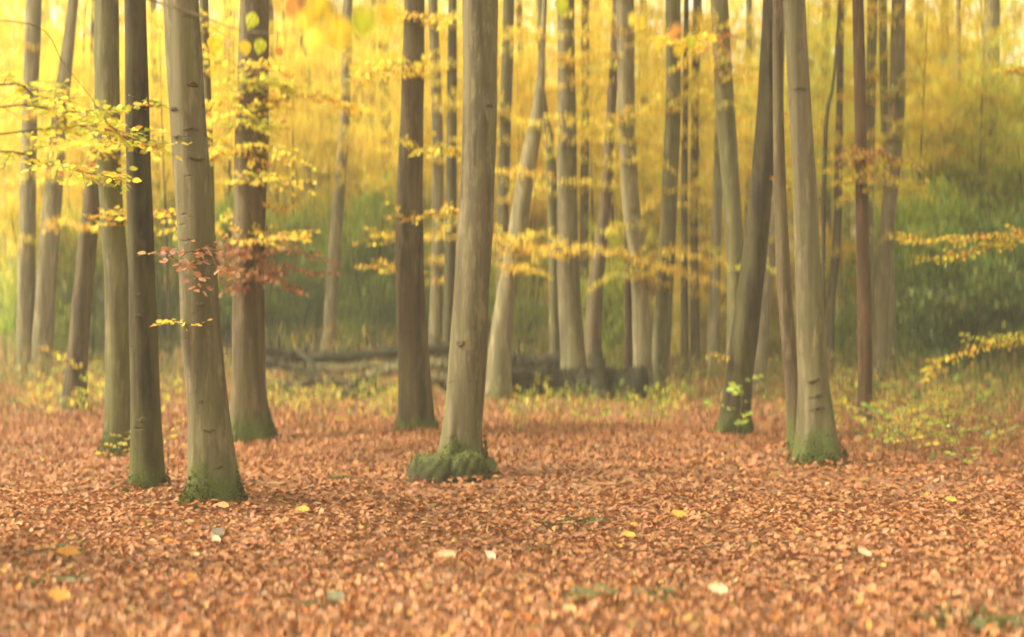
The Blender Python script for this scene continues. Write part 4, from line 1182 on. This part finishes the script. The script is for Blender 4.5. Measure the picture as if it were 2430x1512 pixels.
for x, y, v, s, lab in ((1415, 1045, 3, .8, 'lone small green seedling on the leaves in the middle'), (2265, 1140, 4, .9, 'green seedling standing forward on the leaves at right'),
                        (1742, 1062, 3, 1.2, 'green ivy-like seedling at the foot of the dark leaning trunk'), (285, 1100, 2, .8, 'orange-leaved seedling in front of the trunk behind the dark one'),
                        (415, 1000, 1, 1.0, 'yellow-green seedling in the gap left of the big grey beech'), (935, 960, 2, .9, 'amber seedling close to the left of the brown central trunk'),
                        (400, 1110, 0, .8, 'yellow seedling between the dark trunk and the big grey beech')):
    seedling(x, y, v, s, lab, None)


def undergrowth():
    n = 125000
    y = np.sqrt(RNG.uniform(15 ** 2, 46 ** 2, n)); px = RNG.uniform(-100, 2530, n)
    x = (px - 1214.5) / FD * y
    f = .5 + .5 * np.sin(x * 1.1 + 1) * np.sin(y * .8) + .35 * np.sin(x * 2.7 - y * 1.3)
    right = np.clip((px - 1880) / 200, 0, 1)
    start = 18.5 - 3 * right + 1.5 * np.sin(x * .9)
    dens = np.clip((y - start) / (15 - 7 * right), 0, 1) ** 1.5 * (.12 + .78 * np.clip(f, 0, 1))
    keep = RNG.uniform(0, 1, n) < dens
    x, y, px, f, right = x[keep], y[keep], px[keep], f[keep], right[keep]; n = len(x)
    hgt = .2 + .8 * np.clip(f, 0, 1) * np.clip((y - 22) / 10, .2 + .45 * right, 1)
    pile = (px > 600) & (px < 1560) & (y < 32)
    hgt = np.where(pile, np.minimum(hgt, .13 + .14 * f), hgt)
    back = (px > 560) & (px < 1600) & (y > 33.5)
    hgt = np.where(back, hgt + .55, hgt)
    z = gz(x, y) + .03 + RNG.uniform(0, 1, n) ** 1.4 * hgt
    d, nr = flat_dirs(n, .6)
    col = pick([(26, (.12, .15, .04)), (18, (.22, .23, .05)), (16, (.36, .24, .06)), (22, (.30, .15, .06)), (16, (.075, .1, .027)), (7, (.5, .38, .06))], n)
    me = leaf_mesh('undergrowth', np.stack([x, y, z], 1), d, nr, RNG.uniform(.06, .13, n), col, M_LEAF, '4')
    tag(link('undergrowth', me), 'low bramble and seedling cover beyond the trunks', kind='stuff')


undergrowth()

# small plants on the leaf carpet
TUFT = []
for v in range(3):
    n = 60
    a = RNG.uniform(0, 6.28, n); r = RNG.uniform(.0, .17, n)
    pos = np.stack([r * np.cos(a), r * np.sin(a), np.zeros(n)], 1)
    d = np.stack([np.cos(a), np.sin(a), RNG.uniform(.0, .6, n)], 1)
    TUFT.append(leaf_mesh('foliage', pos, d, RNG.normal(0, 1, (n, 3)), RNG.uniform(.05, .11, n), pick([(1, (.16, .16, .055)), (1, (.2, .185, .07)), (.8, (.24, .17, .075))], n), M_LEAF, '6'))
for k, (x, y, s, lab) in enumerate(((1470, 1420, 1.5, 'grey-green weed tuft in the leaves at the bottom, right of the middle'), (130, 1315, 1.0, 'small green weed tuft low in the left foreground'),
                               (120, 1385, 1.0, 'small dull green weed tuft near the bottom left corner'), (1290, 1235, 1.1, 'greyish weed patch in the middle of the leaf carpet'),
                               (1380, 1222, 1.0, 'greyish weed patch just right of its twin on the leaf carpet'), (2290, 1462, 1.7, 'wide grey-green weed tuft at the bottom right'),
                               (755, 1420, .8, 'small green weed tuft near the bottom, left of the middle'), (800, 1135, .8, 'small green weed left of the mossy root humps'), (205, 1130, .7, 'tiny green weed on the leaves left of the dark trunk'))):
    Y = base_dist(y); p = P(x, 756, Y)
    root = empty('weed_tuft', (p[0], Y, float(gz(p[0], Y)) + .015), k * 1.3)
    o = link('foliage', TUFT[k % 3], root); o.scale = (s, s, s * .5)
    tag(root, lab, 'weed')


# ------------------------------------------------------------------ single leaves lying on the carpet
def litter_leaf_mesh(col, seed, curl):
    r = np.random.default_rng(seed)
    m = 7; t = np.linspace(0, 1, m)
    w = .31 * np.sin(np.pi * t ** .85) ** .75; w[0] = .012; w[-1] = 0
    V = []
    for i in range(m):
        for s_ in (-1, 0, 1):
            V.append((w[i] * s_ + .1 * curl * t[i] ** 2, t[i] - .5, curl * .5 * (t[i] - .5) ** 2 + abs(s_) * w[i] * r.uniform(.15, .6) + r.normal(0, .012)))
    F = [(i * 3 + j, i * 3 + j + 1, (i + 1) * 3 + j + 1, (i + 1) * 3 + j) for i in range(m - 1) for j in range(2)]
    return mesh_np('leaf', V, F, np.full(len(F), 4), M_LITTER, np.tile(np.array(col), (len(V), 1)))


KIND = [('copper', (0.322, 0.138, 0.043)), ('tan', (0.391, 0.198, 0.073)), ('rust red', (0.276, 0.091, 0.026)), ('dark brown', (0.172, 0.079, 0.029)), ('orange', (0.414, 0.165, 0.026))]
LM = {}
for nm, c in KIND:
    for v in range(3):
        LM[nm, v] = litter_leaf_mesh(np.array(c) * (1 + .12 * (v - 1)), v + len(nm), (.35, .8, -.3)[v])
rs = random.Random(17)
spots = []
while len(spots) < 264:
    x, y = rs.uniform(-30, 2460), 1512 - 330 * rs.random() ** 1.7
    spots.append((x, y))
for i, (x, y) in enumerate(spots):
    nm = rs.choices([k_[0] for k_ in KIND], (30, 26, 16, 10, 12))[0]
    Y = base_dist(y); p = P(x, 756, Y)
    o = link('fallen_leaf', LM[nm, rs.randrange(3)], None, (p[0], Y, float(gz(p[0], Y)) + rs.uniform(.03, .05)))
    s = rs.uniform(.05, .078); o.scale = (s, s, s)
    o.rotation_euler = (rs.uniform(-.45, .6), rs.uniform(-.5, .5), rs.uniform(0, 6.28))
    tag(o, f'{nm} fallen beech leaf lying in the foreground leaf carpet', 'leaf', f'{nm} leaves in the foreground carpet')
PALE = (.74, .62, .36)
for x, y, s, c, rz, lab in ((1703, 1409, .11, PALE, 1.4, 'big pale cream leaf near the bottom, right of the middle'), (512, 1293, .085, PALE, .6, 'pale cream leaf below the big grey beech'),
                            (1060, 1328, .11, (.68, .5, .26), 1.5, 'pale tan leaf lying flat at the bottom, left of the middle'), (1163, 1332, .085, (.6, .52, .36), .8, 'greyish white leaf right of the pale tan leaf'),
                            (1350, 1476, .075, (.66, .5, .2), 1.3, 'pale yellow leaf at the very bottom near the middle'), (140, 1447, .12, (.62, .3, .04), 1.4, 'bright orange leaf in the bottom left corner'),
                            (160, 1338, .13, (.58, .27, .03), 1.5, 'bright orange leaf above the one in the left corner'), (2050, 1322, .09, (.68, .52, .3), 1.0, 'pale curled leaf in the right foreground'),
                            (2255, 1196, .10, (.62, .5, .1), 1.4, 'pale yellow leaf on the carpet near the right border'), (795, 1424, .1, (.22, .24, .14), 1.5, 'dull grey-green leaf at the bottom left of the middle'),
                            (528, 1220, .10, (.6, .36, .14), 1.4, 'tan leaf leaning against the foot of the big grey beech'), (1612, 1226, .13, (.66, .4, .06), 1.1, 'long yellow-orange leaf in the middle of the right carpet'),
                            (718, 1227, .10, (.66, .46, .08), 1.5, 'yellow leaf on the carpet between the two big trunks'), (1490, 1262, .1, (.66, .44, .08), 1.5, 'golden leaf beside the greyish weed patches'),
                            (516, 1278, .10, (.2, .2, .14), 1.2, 'dark grey-green leaf behind the pale cream leaf')):
    Y = base_dist(y); p = P(x, 756, Y)
    o = link('fallen_leaf', litter_leaf_mesh((c[0] * .66, c[1] * .6, c[2] * .6), int(x), .4), None, (p[0], Y, float(gz(p[0], Y)) + .055))
    o.scale = (s * 1.15, s * 1.15, s); o.rotation_mode = 'ZYX'; o.rotation_euler = (.6, .05, rz)
    tag(o, lab, 'leaf')

# ------------------------------------------------------------------ haze
HAZE = 0.0019
if HAZE > 0:
    x0, x1, y0, y1, z0, z1 = -150, 150, -12, 150, -1.5, 42
    V = [(x, y, z) for z in (z0, z1) for y in (y0, y1) for x in (x0, x1)]
    F = [(0, 2, 3, 1), (4, 5, 7, 6), (0, 1, 5, 4), (2, 6, 7, 3), (0, 4, 6, 2), (1, 3, 7, 5)]
    m, n, l = new_mat('haze')
    out = N(n, 'ShaderNodeOutputMaterial'); pv = N(n, 'ShaderNodeVolumePrincipled')
    pv.inputs['Color'].default_value = (.97, .9, .7, 1)
    pv.inputs['Density'].default_value = HAZE
    l.new(pv.outputs[0], out.inputs['Volume'])
    o = link('haze', mesh_np('haze', V, np.array(F).ravel(), [4] * 6, m, smooth=False))
    tag(o, 'thin pale autumn mist hanging in the wood', kind='stuff')
